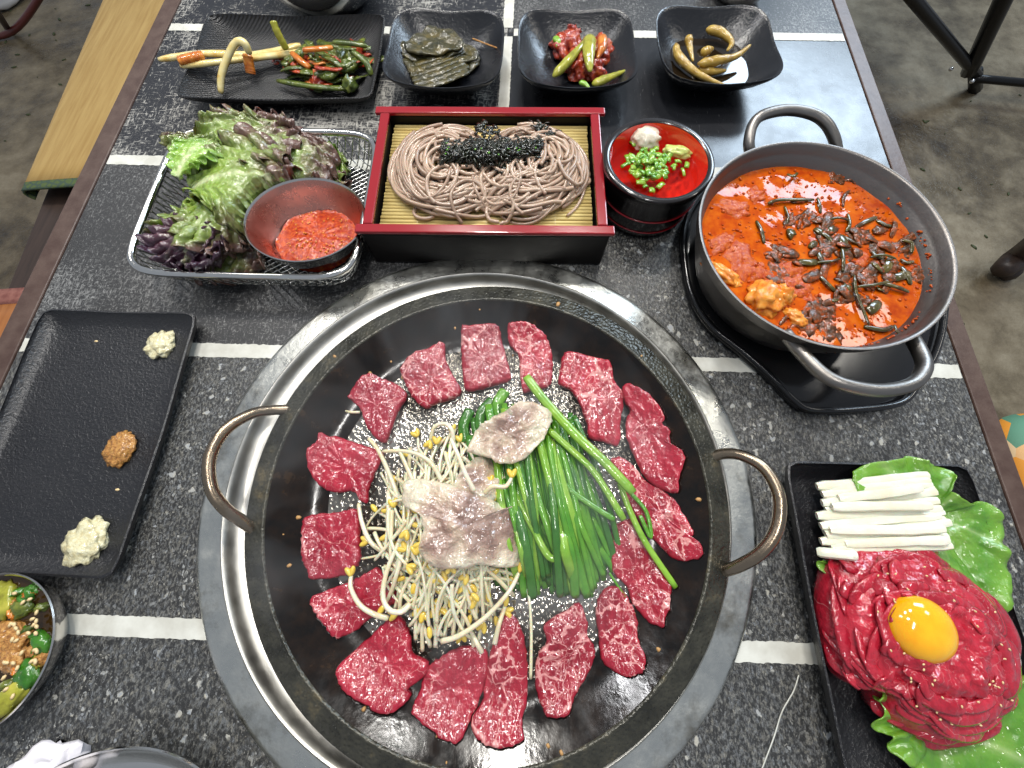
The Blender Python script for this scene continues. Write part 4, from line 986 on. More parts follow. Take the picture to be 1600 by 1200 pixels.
SB = at(476, 352, 0.042)
def fanleaf(base, ang, L, W, mat, label, z0, rise, ruf, seed, nu=56, nv=72, tip=0.0, roll=0.0, group='red leaf lettuce in the tray'):
    V = []; E = []; R = []; ca, sa = math.cos(ang), math.sin(ang)
    for i in range(nu + 1):
        u = i / nu
        for j in range(nv + 1):
            v = -1 + 2 * j / nv
            wd = W * (0.10 + 0.90 * min(1, (u / 0.62)) ** 0.9) * (1 - max(0, u - 0.62) ** 2 * 2.6)
            lx = L * u * (1 - 0.16 * v * v) * (1 + 0.07 * fbm(v * 4 + seed, seed, 0, 2))
            ly = v * wd * (1 + 0.12 * fbm(u * 5, seed * 1.3 + (1 if v > 0 else 0), 0, 2))
            e = max(abs(v) ** 2.5, u ** 5)
            ph = seed * 7 + (u * 38 * (1 if v > 0 else 1.15) + v * 17)
            z = rise * math.sin(math.pi * min(1, u * 0.9 + 0.08)) + roll * v * W + tip * u * u
            z += ruf * (e ** 1.2) * (math.sin(ph) + 0.8 * fbm(lx * 160 + seed, ly * 160, seed, 3))
            z += 0.0035 * u * fbm(lx * 75, ly * 75 + seed, seed, 3)
            z += 0.0020 * abs(math.sin(v * 8 + 3 * u)) * u
            lx += ruf * 0.5 * e * math.cos(ph * 1.1); ly += ruf * 0.6 * e * math.sin(ph * 0.9 + 1)
            qx, qy, qz = base[0] + lx * ca - ly * sa, base[1] + lx * sa + ly * ca, max(0.004, z0 + z)
            bd = math.hypot(qx - SB[0], qy - SB[1])          # leaves are pushed aside by the sauce bowl
            if bd < 0.061:
                k_ = (0.0605 + 0.0012 * fbm(qx * 200, qy * 200, seed)) / max(bd, 1e-4)
                qz = min(qz + 0.15 * (0.061 - bd), 0.034) ; qx, qy = SB[0] + (qx - SB[0]) * k_, SB[1] + (qy - SB[1]) * k_
            V.append((qx, qy, qz))
            E.append(min(1, 0.15 * u + 0.95 * max(abs(v) ** 1.5 * (0.3 + 0.7 * u), u ** 2.2)))
            ribw = 0.0042 * (1 - 0.75 * u)
            bv = abs(abs(ly) - max(0, lx - L * 0.25) * 0.55) / 0.0016
            R.append(min(1, math.exp(-(ly / max(0.0008, ribw)) ** 2) * (1 - 0.55 * u) + 0.35 * math.exp(-bv * bv) * (1 - u)))
    F = []
    for i in range(nu):
        for j in range(nv):
            a = i * (nv + 1) + j; F.append((a, a + nv + 1, a + nv + 2, a + 1))
    o = tag(mkobj('lettuce_leaf', V, F, mat, attrs={'edge': E, 'rib': R}), label, 'lettuce', group)
    solidify(o, 0.0006); return o
B = at(310, 305, 0.045)
fanleaf((B.x - 0.006, B.y - 0.010), math.radians(-45), 0.085, 0.050, 'lettuce_red', 'lettuce leaf at the bottom of the pile toward the sauce bowl', 0.008, 0.014, 0.007, 1.0)
fanleaf((B.x + 0.010, B.y + 0.016), math.radians(14), 0.128, 0.056, 'lettuce_red', 'longest red lettuce leaf reaching right across the tray', 0.010, 0.020, 0.008, 2.0)
fanleaf((B.x + 0.002, B.y - 0.020), math.radians(-84), 0.066, 0.036, 'lettuce_purple', 'dark purple lettuce leaf at the front left of the tray', 0.034, 0.014, 0.009, 3.0)
fanleaf((B.x - 0.004, B.y + 0.016), math.radians(82), 0.092, 0.062, 'lettuce_red', 'red lettuce leaf spreading over the far side of the tray', 0.024, 0.024, 0.009, 4.0)
fanleaf((B.x + 0.012, B.y + 0.014), math.radians(34), 0.125, 0.062, 'lettuce_red', 'red lettuce leaf pointing to the far right of the tray', 0.026, 0.026, 0.009, 5.0)
fanleaf((B.x + 0.004, B.y + 0.016), math.radians(58), 0.112, 0.060, 'lettuce_red', 'tall frilly lettuce leaf rising at the back of the pile', 0.036, 0.022, 0.009, 11.0)
fanleaf((B.x - 0.002, B.y - 0.002), math.radians(-76), 0.066, 0.044, 'lettuce_red', 'green and brown lettuce leaf hanging to the near left', 0.026, 0.018, 0.009, 6.0)
fanleaf((B.x - 0.004, B.y + 0.000), math.radians(-34), 0.082, 0.052, 'lettuce_red', 'broad lettuce leaf leaning on the sauce bowl rim', 0.034, 0.018, 0.008, 12.0)
fanleaf((B.x - 0.004, B.y + 0.004), math.radians(8), 0.104, 0.060, 'lettuce_red', 'big red lettuce leaf with pale central rib on top', 0.046, 0.016, 0.008, 7.0)
fanleaf((B.x - 0.012, B.y + 0.008), math.radians(66), 0.058, 0.026, 'lettuce_pale', 'small bright green lettuce heart leaf on top at left', 0.058, 0.008, 0.004, 8.0)
c = at(520, 265, 0.02); fanleaf((c.x - 0.045, c.y + 0.008), math.radians(-10), 0.060, 0.034, 'lettuce_pale', 'bright green lettuce leaf end at the right of the pile', 0.010, 0.016, 0.006, 9.0)
c = at(355, 390, 0.015); fanleaf((c.x - 0.005, c.y + 0.03), math.radians(-68), 0.044, 0.022, 'lettuce_pale', 'pale green lettuce scrap beside the sauce bowl', 0.006, 0.008, 0.006, 10.0)

# chili sauce bowl, tilted on the tray
bz = 0.0040
cb = at(476, 352, 0.042)
prof = [(0.001, 0.0), (0.030, 0.0), (0.035, 0.0015), (0.040, 0.006), (0.0475, 0.018), (0.0535, 0.030), (0.0560, 0.0375), (0.0572, 0.0384), (0.0564, 0.0392), (0.0550, 0.0375), (0.0522, 0.030), (0.0462, 0.018), (0.0388, 0.007), (0.034, 0.0028), (0.001, 0.0022)]
V, F = lathe(prof, 0, 0, 96)
tl = Matrix.Rotation(math.radians(-7), 4, 'X') @ Matrix.Rotation(math.radians(5), 4, 'Y')
V = [tuple(tl @ Vector(v) + Vector((cb.x, cb.y, bz + 0.006))) for v in V]
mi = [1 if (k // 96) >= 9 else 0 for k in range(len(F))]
tag(mkobj('sauce_bowl', V, F, None, sharp=60, mats=['steel_bowl', 'steel_reflect_film'], midx=mi), 'small stainless bowl of red chili sauce standing in the mesh tray', 'bowl')
V = []; n = 72
S = [1.0, 0.96, 0.85, 0.7, 0.5, 0.3, 0.12]
for s in S:
    for k in range(n):
        a = 2 * math.pi * k / n; r = 0.0425 * s * (1 + 0.07 * fbm(math.cos(a) * 1.5, math.sin(a) * 1.5, 3.0))
        x, y = r * math.cos(a) + 0.0040, r * math.sin(a) - 0.0020
        z = 0.0105 + 0.0060 * (1 - s ** 4) + 0.0018 * fbm(x * 260, y * 260, 1.0, 3) + (0.002 if s > 0.98 else 0)
        V.append(tuple(tl @ Vector((x, y, z)) + Vector((cb.x, cb.y, bz + 0.006))))
F = [(j * n + k, j * n + (k + 1) % n, (j + 1) * n + (k + 1) % n, (j + 1) * n + k) for j in range(len(S) - 1) for k in range(n)] + [tuple((len(S) - 1) * n + k for k in range(n))]
tag(mkobj('chili_sauce', V, F, 'chili_sauce'), 'seedy red chili sauce in the small steel bowl', 'sauce')
pts = []
for k in range(70):
    a = rnd.uniform(0, 6.3); r = 0.035 * math.sqrt(rnd.random()); p = tl @ Vector((r * math.cos(a) + 0.0040, r * math.sin(a) - 0.0020, 0.0172)) + Vector((cb.x, cb.y, bz + 0.006)); pts.append(tuple(p))
seeds(pts, 'pale chili seeds dotted over the red sauce', 0.0010, 'stew_potato', 'chili_seeds')

# ------------------------------------------------------------------ noodle box
bc = [at(592, 165, 0.052), at(937, 163, 0.052), at(955, 365, 0.052), at(562, 368, 0.052)]
NX = sum(p.x for p in bc) / 4; NY = sum(p.y for p in bc) / 4
NA, NB = 0.1185, 0.0825; NH = 0.052; NROT = 0.018
ca_, sa_ = math.cos(NROT), math.sin(NROT)
def nb(x, y, z): return (NX + x * ca_ - y * sa_, NY + x * sa_ + y * ca_, z)
nbx = thing('noodle_box', (NX, NY, 0.0005), 'black lacquered box with red rim holding soba noodles', 'noodle box')
def lbox(x0, x1, y0, y1, z0, z1):
    V, F = box(x0, x1, y0, y1, z0, z1); return [nb(*v) for v in V], F
wt = 0.0075
for nm, a in (('front_wall', (-NA - 0.004, NA + 0.004, -NB, -NB + wt)), ('back_wall', (-NA - 0.004, NA + 0.004, NB - wt, NB)), ('side_wall', (-NA, -NA + wt, -NB + wt + 0.0002, NB - wt - 0.0002)), ('side_wall', (NA - wt, NA, -NB + wt + 0.0002, NB - wt - 0.0002))):
    V, F = lbox(*a, 0.001, NH - 0.0045); bevel(mkobj(nm, V, F, 'box_black', nbx, smooth=False), 0.0022, 3)
e = 0.0012
for a in ((-NA - 0.0075, NA + 0.0075, -NB - e, -NB + wt + e), (-NA - 0.0075, NA + 0.0075, NB - wt - e, NB + e), (-NA - e, -NA + wt + e, -NB + wt + e + 0.0002, NB - wt - e - 0.0002), (NA - wt - e, NA + e, -NB + wt + e + 0.0002, NB - wt - e - 0.0002)):
    V, F = lbox(*a, NH - 0.0043, NH); bevel(mkobj('red_rim', V, F, 'lacquer_red', nbx, smooth=False), 0.0012, 3)
V, F = lbox(-NA + wt, NA - wt, -NB + wt, NB - wt, 0.020, 0.0235); mkobj('shelf', V, F, 'lacquer_black', nbx, smooth=False)
MZ = 0.0375
bm_ = thing('bamboo_mat', nb(0, 0, 0.024), 'yellow bamboo slat mat lying inside the noodle box', 'bamboo mat')
ns = 34; ys = np.linspace(-NB + wt + 0.0035, NB - wt - 0.0035, ns); xw = NA - wt - 0.003
first = None
for k, y in enumerate(ys):
    if first is None:
        V, F = tube([nb(-xw, y, MZ), nb(0, y, MZ), nb(xw, y, MZ)], 0.0020, 8, flat=0.75)
        first = mkobj('slat', V, F, 'bamboo', bm_); y00 = y
    else:
        o = first.copy(); COL.objects.link(o); o.parent = bm_; d = Vector(nb(0, y, 0)) - Vector(nb(0, y00, 0))
        o.location = (d.x + random.uniform(-0.0006, 0.0006), d.y, random.uniform(-0.0003, 0.0003))
for x in (-0.07, 0.0, 0.07):
    V, F = tube([nb(x, y, MZ + (0.0019 if i % 2 else 0.0004)) for i, y in enumerate(np.linspace(ys[0], ys[-1], ns * 2 - 1))], 0.0004, 4); mkobj('thread', V, F, 'bamboo_thread', bm_)
V, F = lbox(-xw, xw, ys[0], ys[-1], 0.0238, MZ - 0.0024); mkobj('mat_base', V, F, 'bamboo', bm_, smooth=False)

# noodles: two combed nests
nd = thing('soba_noodles', nb(0, 0, MZ + 0.002), 'two combed nests of brown buckwheat noodles on the bamboo mat', 'noodles')
rnd = random.Random(42)
def nestz(x, y, c, rx, ry, h): return h * max(0.0, 1 - ((x - c[0]) / rx) ** 2 - ((y - c[1]) / ry) ** 2) ** 0.6
cnt = 0
def add_noodle(P, r=0.0020):
    P = np.array(P); V, F = tube(cr(P, 34), r, 6); mkobj('noodle', [nb(*v) for v in V], F, 'noodle', nd)
for side in (-1, 1):
    c = (-0.043, 0.003) if side < 0 else (0.044, 0.004)
    for k in range(100):
        f = 0.10 + 0.90 * math.sqrt(rnd.random()); lay = rnd.random()
        jx, jy = rnd.gauss(0, 0.0045), rnd.gauss(0, 0.0045); asp = rnd.uniform(0.86, 1.16)
        rx, ry = 0.051 * f * asp, 0.054 * f / asp
        a0 = math.radians(70) + rnd.uniform(-1.1, 1.3) if f > 0.45 else rnd.uniform(0, 6.3)
        sweep = math.radians(rnd.uniform(130, 300))
        w1, w2, ph = rnd.uniform(0.001, 0.0045), rnd.uniform(0.5, 1.6), rnd.uniform(0, 6.3)
        drift = rnd.uniform(-0.016, 0.010)
        P = []
        for i in range(14):
            s = i / 13; a = a0 + sweep * s
            wob = w1 * math.sin(ph + s * 5 * w2) + drift * s * s
            x = c[0] + jx + (rx + wob) * math.cos(a) * (1 if side < 0 else -1)
            y = c[1] + jy + (ry + wob) * math.sin(a) - 0.004 * s
            x = max(-xw + 0.003, min(xw - 0.003, x)); y = max(-NB + wt + 0.005, min(NB - wt - 0.005, y))
            z = MZ + 0.0035 + (0.30 + 0.70 * lay) * nestz(x, y, c, 0.064, 0.066, 0.022) + 0.0012 * math.sin(ph + s * 7)
            P.append((x, y, z))
        add_noodle(P, rnd.uniform(0.0016, 0.0021))
for k in range(40):     # small folded loops filling the middle and the near edge
    cx0, cy0 = rnd.choice(((-0.03, 0.0), (0.03, 0.0), (0.0, -0.03), (-0.05, -0.025), (0.05, -0.02), (0.0, 0.0), (0.0, -0.045), (0.06, 0.02), (-0.06, 0.02)))
    cx0 += rnd.gauss(0, 0.012); cy0 += rnd.gauss(0, 0.010); rr_ = rnd.uniform(0.008, 0.026); a0 = rnd.uniform(0, 6.3); sw = rnd.uniform(1.8, 4.2) * rnd.choice((-1, 1)); st_ = rnd.uniform(0.5, 1.3); ro = rnd.uniform(0, 3.1)
    P = []
    for i in range(12):
        u = i / 11; a = a0 + sw * u; ex, ey = rr_ * (1 + 0.9 * (u - 0.5) ** 2) * math.cos(a), rr_ * st_ * math.sin(a)
        x = cx0 + ex * math.cos(ro) - ey * math.sin(ro); y = cy0 + ex * math.sin(ro) + ey * math.cos(ro)
        x = max(-xw + 0.003, min(xw - 0.003, x)); y = max(-NB + wt + 0.005, min(NB - wt - 0.006, y))
        z = MZ + 0.0042 + max(nestz(x, y, (-0.043, 0.003), 0.066, 0.068, 0.022), nestz(x, y, (0.044, 0.004), 0.066, 0.068, 0.022), 0.006 * max(0, 1 - (y + 0.02) ** 2 / 0.0016)) + 0.0012 * rnd.random()
        P.append((x, y, z))
    add_noodle(P, rnd.uniform(0.0016, 0.0021))
for k in range(24):     # crossing strands that tie the two nests, and loose ends
    x0 = rnd.uniform(-0.055, 0.02); y0 = rnd.uniform(-0.056, -0.020)
    P = []; L = rnd.uniform(0.04, 0.085); a = rnd.uniform(-0.4, 0.75); ph = rnd.uniform(0, 6.3)
    for i in range(9):
        s = i / 8; x = x0 + L * s * math.cos(a); y = y0 + L * s * math.sin(a) * 0.6 + 0.006 * math.sin(ph + s * 4)
        x = max(-xw + 0.003, min(xw - 0.003, x)); y = max(-NB + wt + 0.005, min(NB - wt - 0.006, y))
        z = MZ + 0.0035 + max(nestz(x, y, (-0.043, 0.003), 0.066, 0.068, 0.021), nestz(x, y, (0.044, 0.004), 0.066, 0.068, 0.021)) + 0.001 * rnd.random()
        P.append((x, y, z))
    add_noodle(P)
for lp in (((-0.062, -0.050), 0.009), ((-0.097, 0.012), 0.006), ((-0.075, -0.030), 0.010), ((0.098, -0.004), 0.010)):
    (x, y), r = lp; P = [(max(-xw + 0.002, min(xw - 0.002, x + r * math.cos(a) * 1.3)), y + r * math.sin(a), MZ + 0.0036 + 0.001 * i / 11) for i, a in enumerate(np.linspace(0.2, 6.0, 12))]; add_noodle(P)

# shredded seaweed on the noodles
rnd = random.Random(17)
parts = []
for k in range(1000):
    u = rnd.uniform(-1, 1); v = max(-1.1, min(1.1, rnd.gauss(0, 0.55)))
    px = 768 + u * 78; py = 236 + v * 17 - 5 * u
    if k > 900: px, py = rnd.choice(((700, 252), (752, 200), (768, 206), (845, 195), (856, 210), (842, 258), (790, 262)))
    if k > 900: px += rnd.gauss(0, 8); py += rnd.gauss(0, 5)
    p = at(px, py, 0.0630 + (0.0065 * max(0, 1 - v * v) * rnd.random() if k <= 900 else -0.003)); a = rnd.uniform(0, 3.14); L = rnd.uniform(0.0022, 0.0060); w_ = rnd.uniform(0.0007, 0.0019); tz = rnd.uniform(-0.25, 0.25)
    d = np.array((math.cos(a), math.sin(a), tz))
    P = [np.array(p) - d * L, np.array(p) + np.array((0, 0, 0.0010)), np.array(p) + d * L]
    parts.append(tube(P, w_, 4, flat=0.35))
V, F = join(parts); o = tag(mkobj('seaweed_shreds', V, F, 'nori'), 'band of black shredded seaweed across the noodles', 'seaweed'); o['kind'] = 'stuff'
pts = []
for k in range(14):
    p = at(770 + rnd.uniform(-75, 75), 234 + rnd.gauss(0, 8), 0.070); pts.append(tuple(p))
seeds(pts, 'tiny green flecks on the black seaweed', 0.0010, 'chive_mid', 'green_flecks')

# ------------------------------------------------------------------ red lacquer dipping cup
cc = at(1031, 243, 0.062); CX, CY = 0.1345, 0.3400; CR = 0.0555; CH = 0.062
cp = thing('dipping_cup', (CX, CY, 0.0005), 'round black lacquer cup with red inside beside the noodle box', 'cup')
prof = [(0.001, 0.0008), (0.045, 0.0008), (0.0475, 0.002), (0.049, 0.010), (0.0515, 0.030), (0.0525, 0.046), (0.0540, 0.052), (CR, 0.058), (CR, CH - 0.001), (CR - 0.001, CH), (CR - 0.0055, CH), (CR - 0.0065, CH - 0.001)]
V, F = lathe(prof, CX, CY, 112); mkobj('outer_body', V, F, 'lacquer_black', cp, sharp=60)
for z, r in ((0.012, 0.0498), (0.030, 0.0520)):
    P = [(CX + r * math.cos(2 * math.pi * k / 90), CY + r * math.sin(2 * math.pi * k / 90), z) for k in range(90)]
    V, F = tube(P, 0.0008, 6, closed=True); mkobj('red_band', V, F, 'lacquer_red', cp)
prof = [(CR - 0.0066, CH - 0.0012), (CR - 0.0072, CH - 0.004), (CR - 0.009, CH - 0.014), (CR - 0.014, CH - 0.030), (0.030, CH - 0.036), (0.001, CH - 0.036)]
V, F = lathe(prof, CX, CY, 112); mkobj('red_lining', V, F, 'lacquer_red_in', cp)
V, F = lathe([(0.0458, 0), (0.02, 0), (0.0005, 0)], CX, CY, 80, CH - 0.0160); tag(mkobj('noodle_dip', V, F, 'dip_clear'), 'clear reddish dipping broth in the lacquer cup', 'broth')
lump('grated_radish', 1006, 222, CH - 0.017, 0.0160, 0.0140, 0.0115, 'radish', 'white ball of grated radish in the lacquer cup', 'radish', 0.2, 2.5, 2.0)
lump('wasabi_dab', 1057, 240, CH - 0.016, 0.0150, 0.0070, 0.0060, 'wasabi', 'pale green wasabi dab in the lacquer cup', 'wasabi', 0.25, 2.0, 6.0, rot=-0.25)
rnd = random.Random(29)
for k in range(120):
    px, py = 1012 + rnd.gauss(0, 18), 257 + rnd.gauss(0, 15); r = math.hypot((px - 1012) / 30, (py - 256) / 28)
    p = at(px, py, CH - 0.014 + 0.012 * max(0, 1 - r) * rnd.random()); a = rnd.uniform(0, 6.3); L = rnd.uniform(0.0025, 0.0055)
    d = np.array((math.cos(a) * L, math.sin(a) * L, rnd.uniform(-0.3, 0.3) * L)); P = [np.array(p) - d, np.array(p) + np.array((0, 0, 0.0012)), np.array(p) + d]
    V, F = tube(cr(P, 5), rnd.uniform(0.0016, 0.0034), 7, flat=0.4)
    tag(mkobj('scallion_bit', V, F, rnd.choice(('chive_light', 'chive_mid', 'chive_light'))), 'chopped green scallion bit heaped in the lacquer cup', 'scallion', 'chopped scallion in the lacquer cup')

# ------------------------------------------------------------------ stew pot on black trivet
tv = thing('trivet', (0.28, 0.22, 0.0005), 'glossy black oval trivet plate under the stew pot', 'trivet')
ol = [(1070, 350), (1071, 420), (1084, 470), (1112, 512), (1160, 550), (1203, 588), (1238, 624), (1268, 641), (1340, 640), (1410, 628), (1438, 590), (1462, 548), (1474, 490), (1474, 410), (1440, 345), (1390, 290), (1300, 245), (1200, 250), (1110, 290)]
out = [at(x, y, 0.010)[:2] for x, y in ol]
V, F, E = slab(out, lambda x, y: 0.0005, 0.0085, 120, namp=0, jag=0); mkobj('plate', V, F, 'trivet_black', tv)
P = [(p[0], p[1], 0.0108) for p in cr([(a[0], a[1], 0) for a in out], 150, True)]
V, F = tube(P, 0.0030, 8, closed=True); mkobj('raised_edge', V, F, 'trivet_black', tv)
PC = (0.2718, 0.2440); PR = 0.1115; PH = 0.070; PB = 0.0100
pt = thing('stew_pot', (PC[0], PC[1], PB), 'dark alloy two-handled pot of red spicy stew', 'pot')
prof = [(0.001, PB), (0.084, PB), (0.090, PB + 0.003), (0.100, PB + 0.025), (0.107, PH - 0.014), (0.1095, PH - 0.011), (0.1100, PH - 0.004), (PR, PH - 0.001), (PR + 0.0004, PH + 0.0004), (PR - 0.0012, PH + 0.0006), (PR - 0.0030, PH - 0.001), (PR - 0.0042, PH - 0.009), (PR - 0.0058, PH - 0.011), (0.1000, PH - 0.022), (0.090, PB + 0.012), (0.08, PB + 0.006), (0.001, PB + 0.006)]
V, F = lathe(prof, PC[0], PC[1], 144); mkobj('body', V, F, 'pot_alloy', pt, sharp=50)
handle('handle', [(1172, 238, 0.058), (1170, 222, 0.064), (1176, 196, 0.070), (1192, 180, 0.074), (1230, 172, 0.075), (1268, 178, 0.074), (1290, 192, 0.071), (1303, 215, 0.064), (1308, 238, 0.056)], 0.0052, 'pot_handle', pt)
handle('handle', [(1226, 520, 0.052), (1255, 555, 0.058), (1290, 588, 0.064), (1330, 604, 0.067), (1380, 610, 0.068), (1425, 600, 0.067), (1443, 578, 0.065), (1440, 556, 0.060), (1420, 520, 0.052)], 0.0056, 'pot_handle', pt)
for px, py in ((1226, 540), (1424, 535)):
    pass
SZ = 0.0505
V = []; n = 120; S = [1.0] + [1 - k / 22 for k in range(1, 22)]
rs = 0.1022
def stz(x, y): return SZ + 0.0006 * fbm((x - PC[0]) * 60, (y - PC[1]) * 60, 5.0, 2)
for s in S:
    for k in range(n):
        a = 2 * math.pi * k / n; x, y = PC[0] + rs * s * math.cos(a), PC[1] + rs * s * math.sin(a); V.append((x, y, stz(x, y)))
F = [(j * n + k, j * n + (k + 1) % n, (j + 1) * n + (k + 1) % n, (j + 1) * n + k) for j in range(len(S) - 1) for k in range(n)] + [tuple((len(S) - 1) * n + k for k in range(n))]
tag(mkobj('stew_broth', V, F, 'stew_broth'), 'glossy orange-red chili broth filling the stew pot', 'broth')
rnd = random.Random(31)
pulp = [(1150, 322, .017, .011), (1185, 302, .011, .008), (1132, 375, .010, .015), (1158, 405, .014, .020), (1192, 425, .011, .011), (1250, 445, .015, .014), (1240, 418, .012, .010), (1350, 400, .011, .007), (1330, 440, .009, .007), (1290, 400, .009, .009), (1272, 468, .010, .007)]
for k, (px, py, rx, ry) in enumerate(pulp):
    c = at(px, py, SZ + 0.003); V, F = blob((c.x, c.y, SZ - 0.0042), (rx * 1.3, ry * 1.3, 0.0046), 0.34, 2.4, 4, k * 1.1, k * 2.7)
    tag(mkobj('stew_pulp', V, F, 'stew_pulp'), 'lumpy red chili clump in the stew ' + clock(px, py), 'stew piece', 'red clumps in the stew')
beef = [(1225, 395, .016, .011), (1222, 425, .013, .015), (1295, 370, .018, .012), (1320, 385, .014, .010), (1350, 365, .015, .010), (1265, 500, .020, .014), (1300, 510, .018, .010), (1290, 480, .015, .010), (1345, 420, .014, .009), (1415, 385, .010, .010), (1440, 425, .010, .012), (1400, 410, .012, .009), (1330, 460, .014, .008), (1265, 335, .015, .008), (1310, 270, .012, .008), (1340, 275, .012, .007), (1360, 470, .012, .007), (1240, 340, .012, .008), (1375, 385, .012, .007)]
for k, (px, py, rx, ry) in enumerate(beef):
    c = at(px, py, SZ + 0.004); V, F = blob((c.x, c.y, SZ - 0.0040), (rx * 1.1, ry * 1.1, 0.0044), 0.50, 2.6, 4, k * 0.8, 50 + k * 3.1)
    tag(mkobj('stew_beef', V, F, 'stew_beef'), 'dark brown beef clump in the stew ' + clock(px, py), 'stew piece', 'dark beef shreds in the stew')
stems = [[(1228, 350), (1232, 340), (1226, 322)], [(1276, 410), (1300, 408), (1312, 404)], [(1316, 388), (1318, 408), (1317, 424)], [(1280, 430), (1295, 445), (1305, 455)], [(1332, 442), (1345, 475), (1358, 508)], [(1335, 430), (1336, 442), (1338, 460)], [(1325, 334), (1328, 350), (1322, 362)], [(1375, 442), (1400, 448), (1420, 456)], [(1398, 508), (1402, 518), (1412, 526)], [(1370, 344), (1385, 352), (1392, 352)], [(1200, 318), (1220, 312), (1272, 312)], [(1340, 448), (1365, 445), (1390, 440)], [(1182, 345), (1190, 360), (1194, 380)], [(1410, 375), (1425, 380), (1424, 395)], [(1230, 272), (1240, 275), (1246, 270)], [(1350, 510), (1380, 515), (1395, 510)], [(1290, 345), (1310, 340), (1330, 345)], [(1360, 402), (1380, 398), (1400, 404)]]
for k, pp in enumerate(stems):
    strand('stew_greens', [(x, y, SZ + (0.0026 if i == 1 else 0.0008) + 0.0012 * (k % 3)) for i, (x, y) in enumerate(pp)], rnd.uniform(0.0014, 0.0023), 'stew_stem', 'dark green stem in the stew ' + clock(*pp[1]), 'stew piece', 'green stems in the stew', 12, 8, 0.5, 0.7)
for k in range(78):
    while True:
        px, py = rnd.gauss(1320, 55), rnd.gauss(415, 48)
        if math.hypot((px - 1285) / 165, (py - 400) / 125) < 0.9 and px > 1190: break
    a = rnd.uniform(0, 3.14); L = rnd.uniform(7, 20)
    strand('stew_shred', [(px - L * math.cos(a), py - L * math.sin(a) * 0.8, SZ + 0.0006), (px + rnd.uniform(-4, 4), py + rnd.uniform(-4, 4), SZ + 0.0022), (px + L * math.cos(a), py + L * math.sin(a) * 0.8, SZ + 0.0006)], rnd.uniform(0.0014, 0.0056), rnd.choice(('stew_stem', 'stew_beef', 'stew_beef')), 'small dark wilted shred in the stew ' + clock(px, py), 'stew piece', 'small dark shreds in the stew', 10, 7, 0.24, 0.5)
for k, (px, py, rx, ry, lab) in enumerate(((1200, 463, .017, .017, 'big orange potato-like lump at the lower left of the stew'), (1224, 461, .009, .010, 'small orange lump stuck beside the big one in stew'), (1247, 494, .006, .012, 'thin orange sliver below the big lump in the stew'), (1133, 425, .008, .018, 'orange strip along the left wall of the stew pot'))):
    c = at(px, py, SZ + 0.004); V, F = blob((c.x, c.y, SZ - 0.003), (rx, ry, 0.012 if k < 2 else 0.007), 0.35, 2.4, 4, 0.3 * k, 80 + k * 4)
    tag(mkobj('stew_lump', V, F, 'stew_potato'), lab, 'stew piece')
parts = []
for k in range(520):
    a = rnd.uniform(0, 6.3); r = 0.098 * math.sqrt(rnd.random()); x, y = PC[0] + r * math.cos(a), PC[1] + r * math.sin(a); s = rnd.uniform(0.0006, 0.0016)
    parts.append(blob((x, y, stz(x, y)), (s * 1.4, s, s * 0.8), 0.3, 2, 1, a, k))
for k in range(60):
    a = rnd.uniform(-1.5, 0.6); x, y = PC[0] + 0.1035 * math.cos(a), PC[1] + 0.1035 * math.sin(a); s = rnd.uniform(0.0006, 0.0016); parts.append(blob((x, y, 0.0535 + 0.004 * rnd.random()), (s, s, s), 0.3, 2, 1, a, k))
V, F = join(parts); o = tag(mkobj('chili_flakes', V, F, 'stew_pulp'), 'chili flakes sprinkled through the stew and on the pot wall', 'chili flakes'); o['kind'] = 'stuff'

# ------------------------------------------------------------------ raw beef plate, lower right
RC = ((0.233 + 0.402) / 2, -0.066, 0.0005)
q0, q1 = at(1227, 727, 0.02), at(1335, 1200, 0.02)
dish('black_plate', (0.3110, -0.0660, 0.0005), 0.0780, 0.1150, 24, plate_prof(0.020, base=0.86), 0.012, 0.002, 'plate_black', 'black rectangular plate with raw beef and egg yolk, lower right', 'plate')
def outleaf(ol, z0, hgt, ruf, mat, label, seed, n=130, group='green lettuce under the raw beef'):
    O = np.array([at(x, y, z0 + hgt)[:2] for x, y in ol]); O = cr([(a[0], a[1], 0) for a in O], n, True)[:, :2]; c = O.mean(0)
    S = [1 - k / 22 for k in range(22)]; V = []; E = []; R = []
    for s in S:
        for i in range(n):
            d = O[i] - c; x, y = c + d * s; ph = i / n * 2 * math.pi * 10 + seed + 1.5 * fbm(i * 0.15, seed, 0)
            e = max(0, (s - 0.45) / 0.55) ** 2
            z = z0 + hgt * (0.25 + 0.75 * s) + ruf * e * math.sin(ph) + 0.0030 * fbm(x * 55, y * 55, seed, 3) + 0.0012 * abs(math.sin(i / n * 2 * math.pi * 9 + seed)) * s
            V.append((x + ruf * 0.3 * e * math.cos(ph), y + ruf * 0.3 * e * math.sin(ph * 1.3), max(0.006, z))); E.append(s)
            an = math.atan2(d[1], d[0]); R.append(0.5 * max(0, math.cos(an * 4.5 + seed)) ** 30 * (1 - s * 0.6))
    F = [(j * n + k, j * n + (k + 1) % n, (j + 1) * n + (k + 1) % n, (j + 1) * n + k) for j in range(len(S) - 1) for k in range(n)]
    V.append((c[0], c[1], z0 + hgt * 0.3)); E.append(0); R.append(0); k = len(V) - 1; j = (len(S) - 1) * n
    F += [(j + i, j + (i + 1) % n, k) for i in range(n)]
    o = tag(mkobj('lettuce_leaf', V, F, mat, attrs={'edge': E, 'rib': R}), label, 'lettuce', group); solidify(o, 0.0007); return o
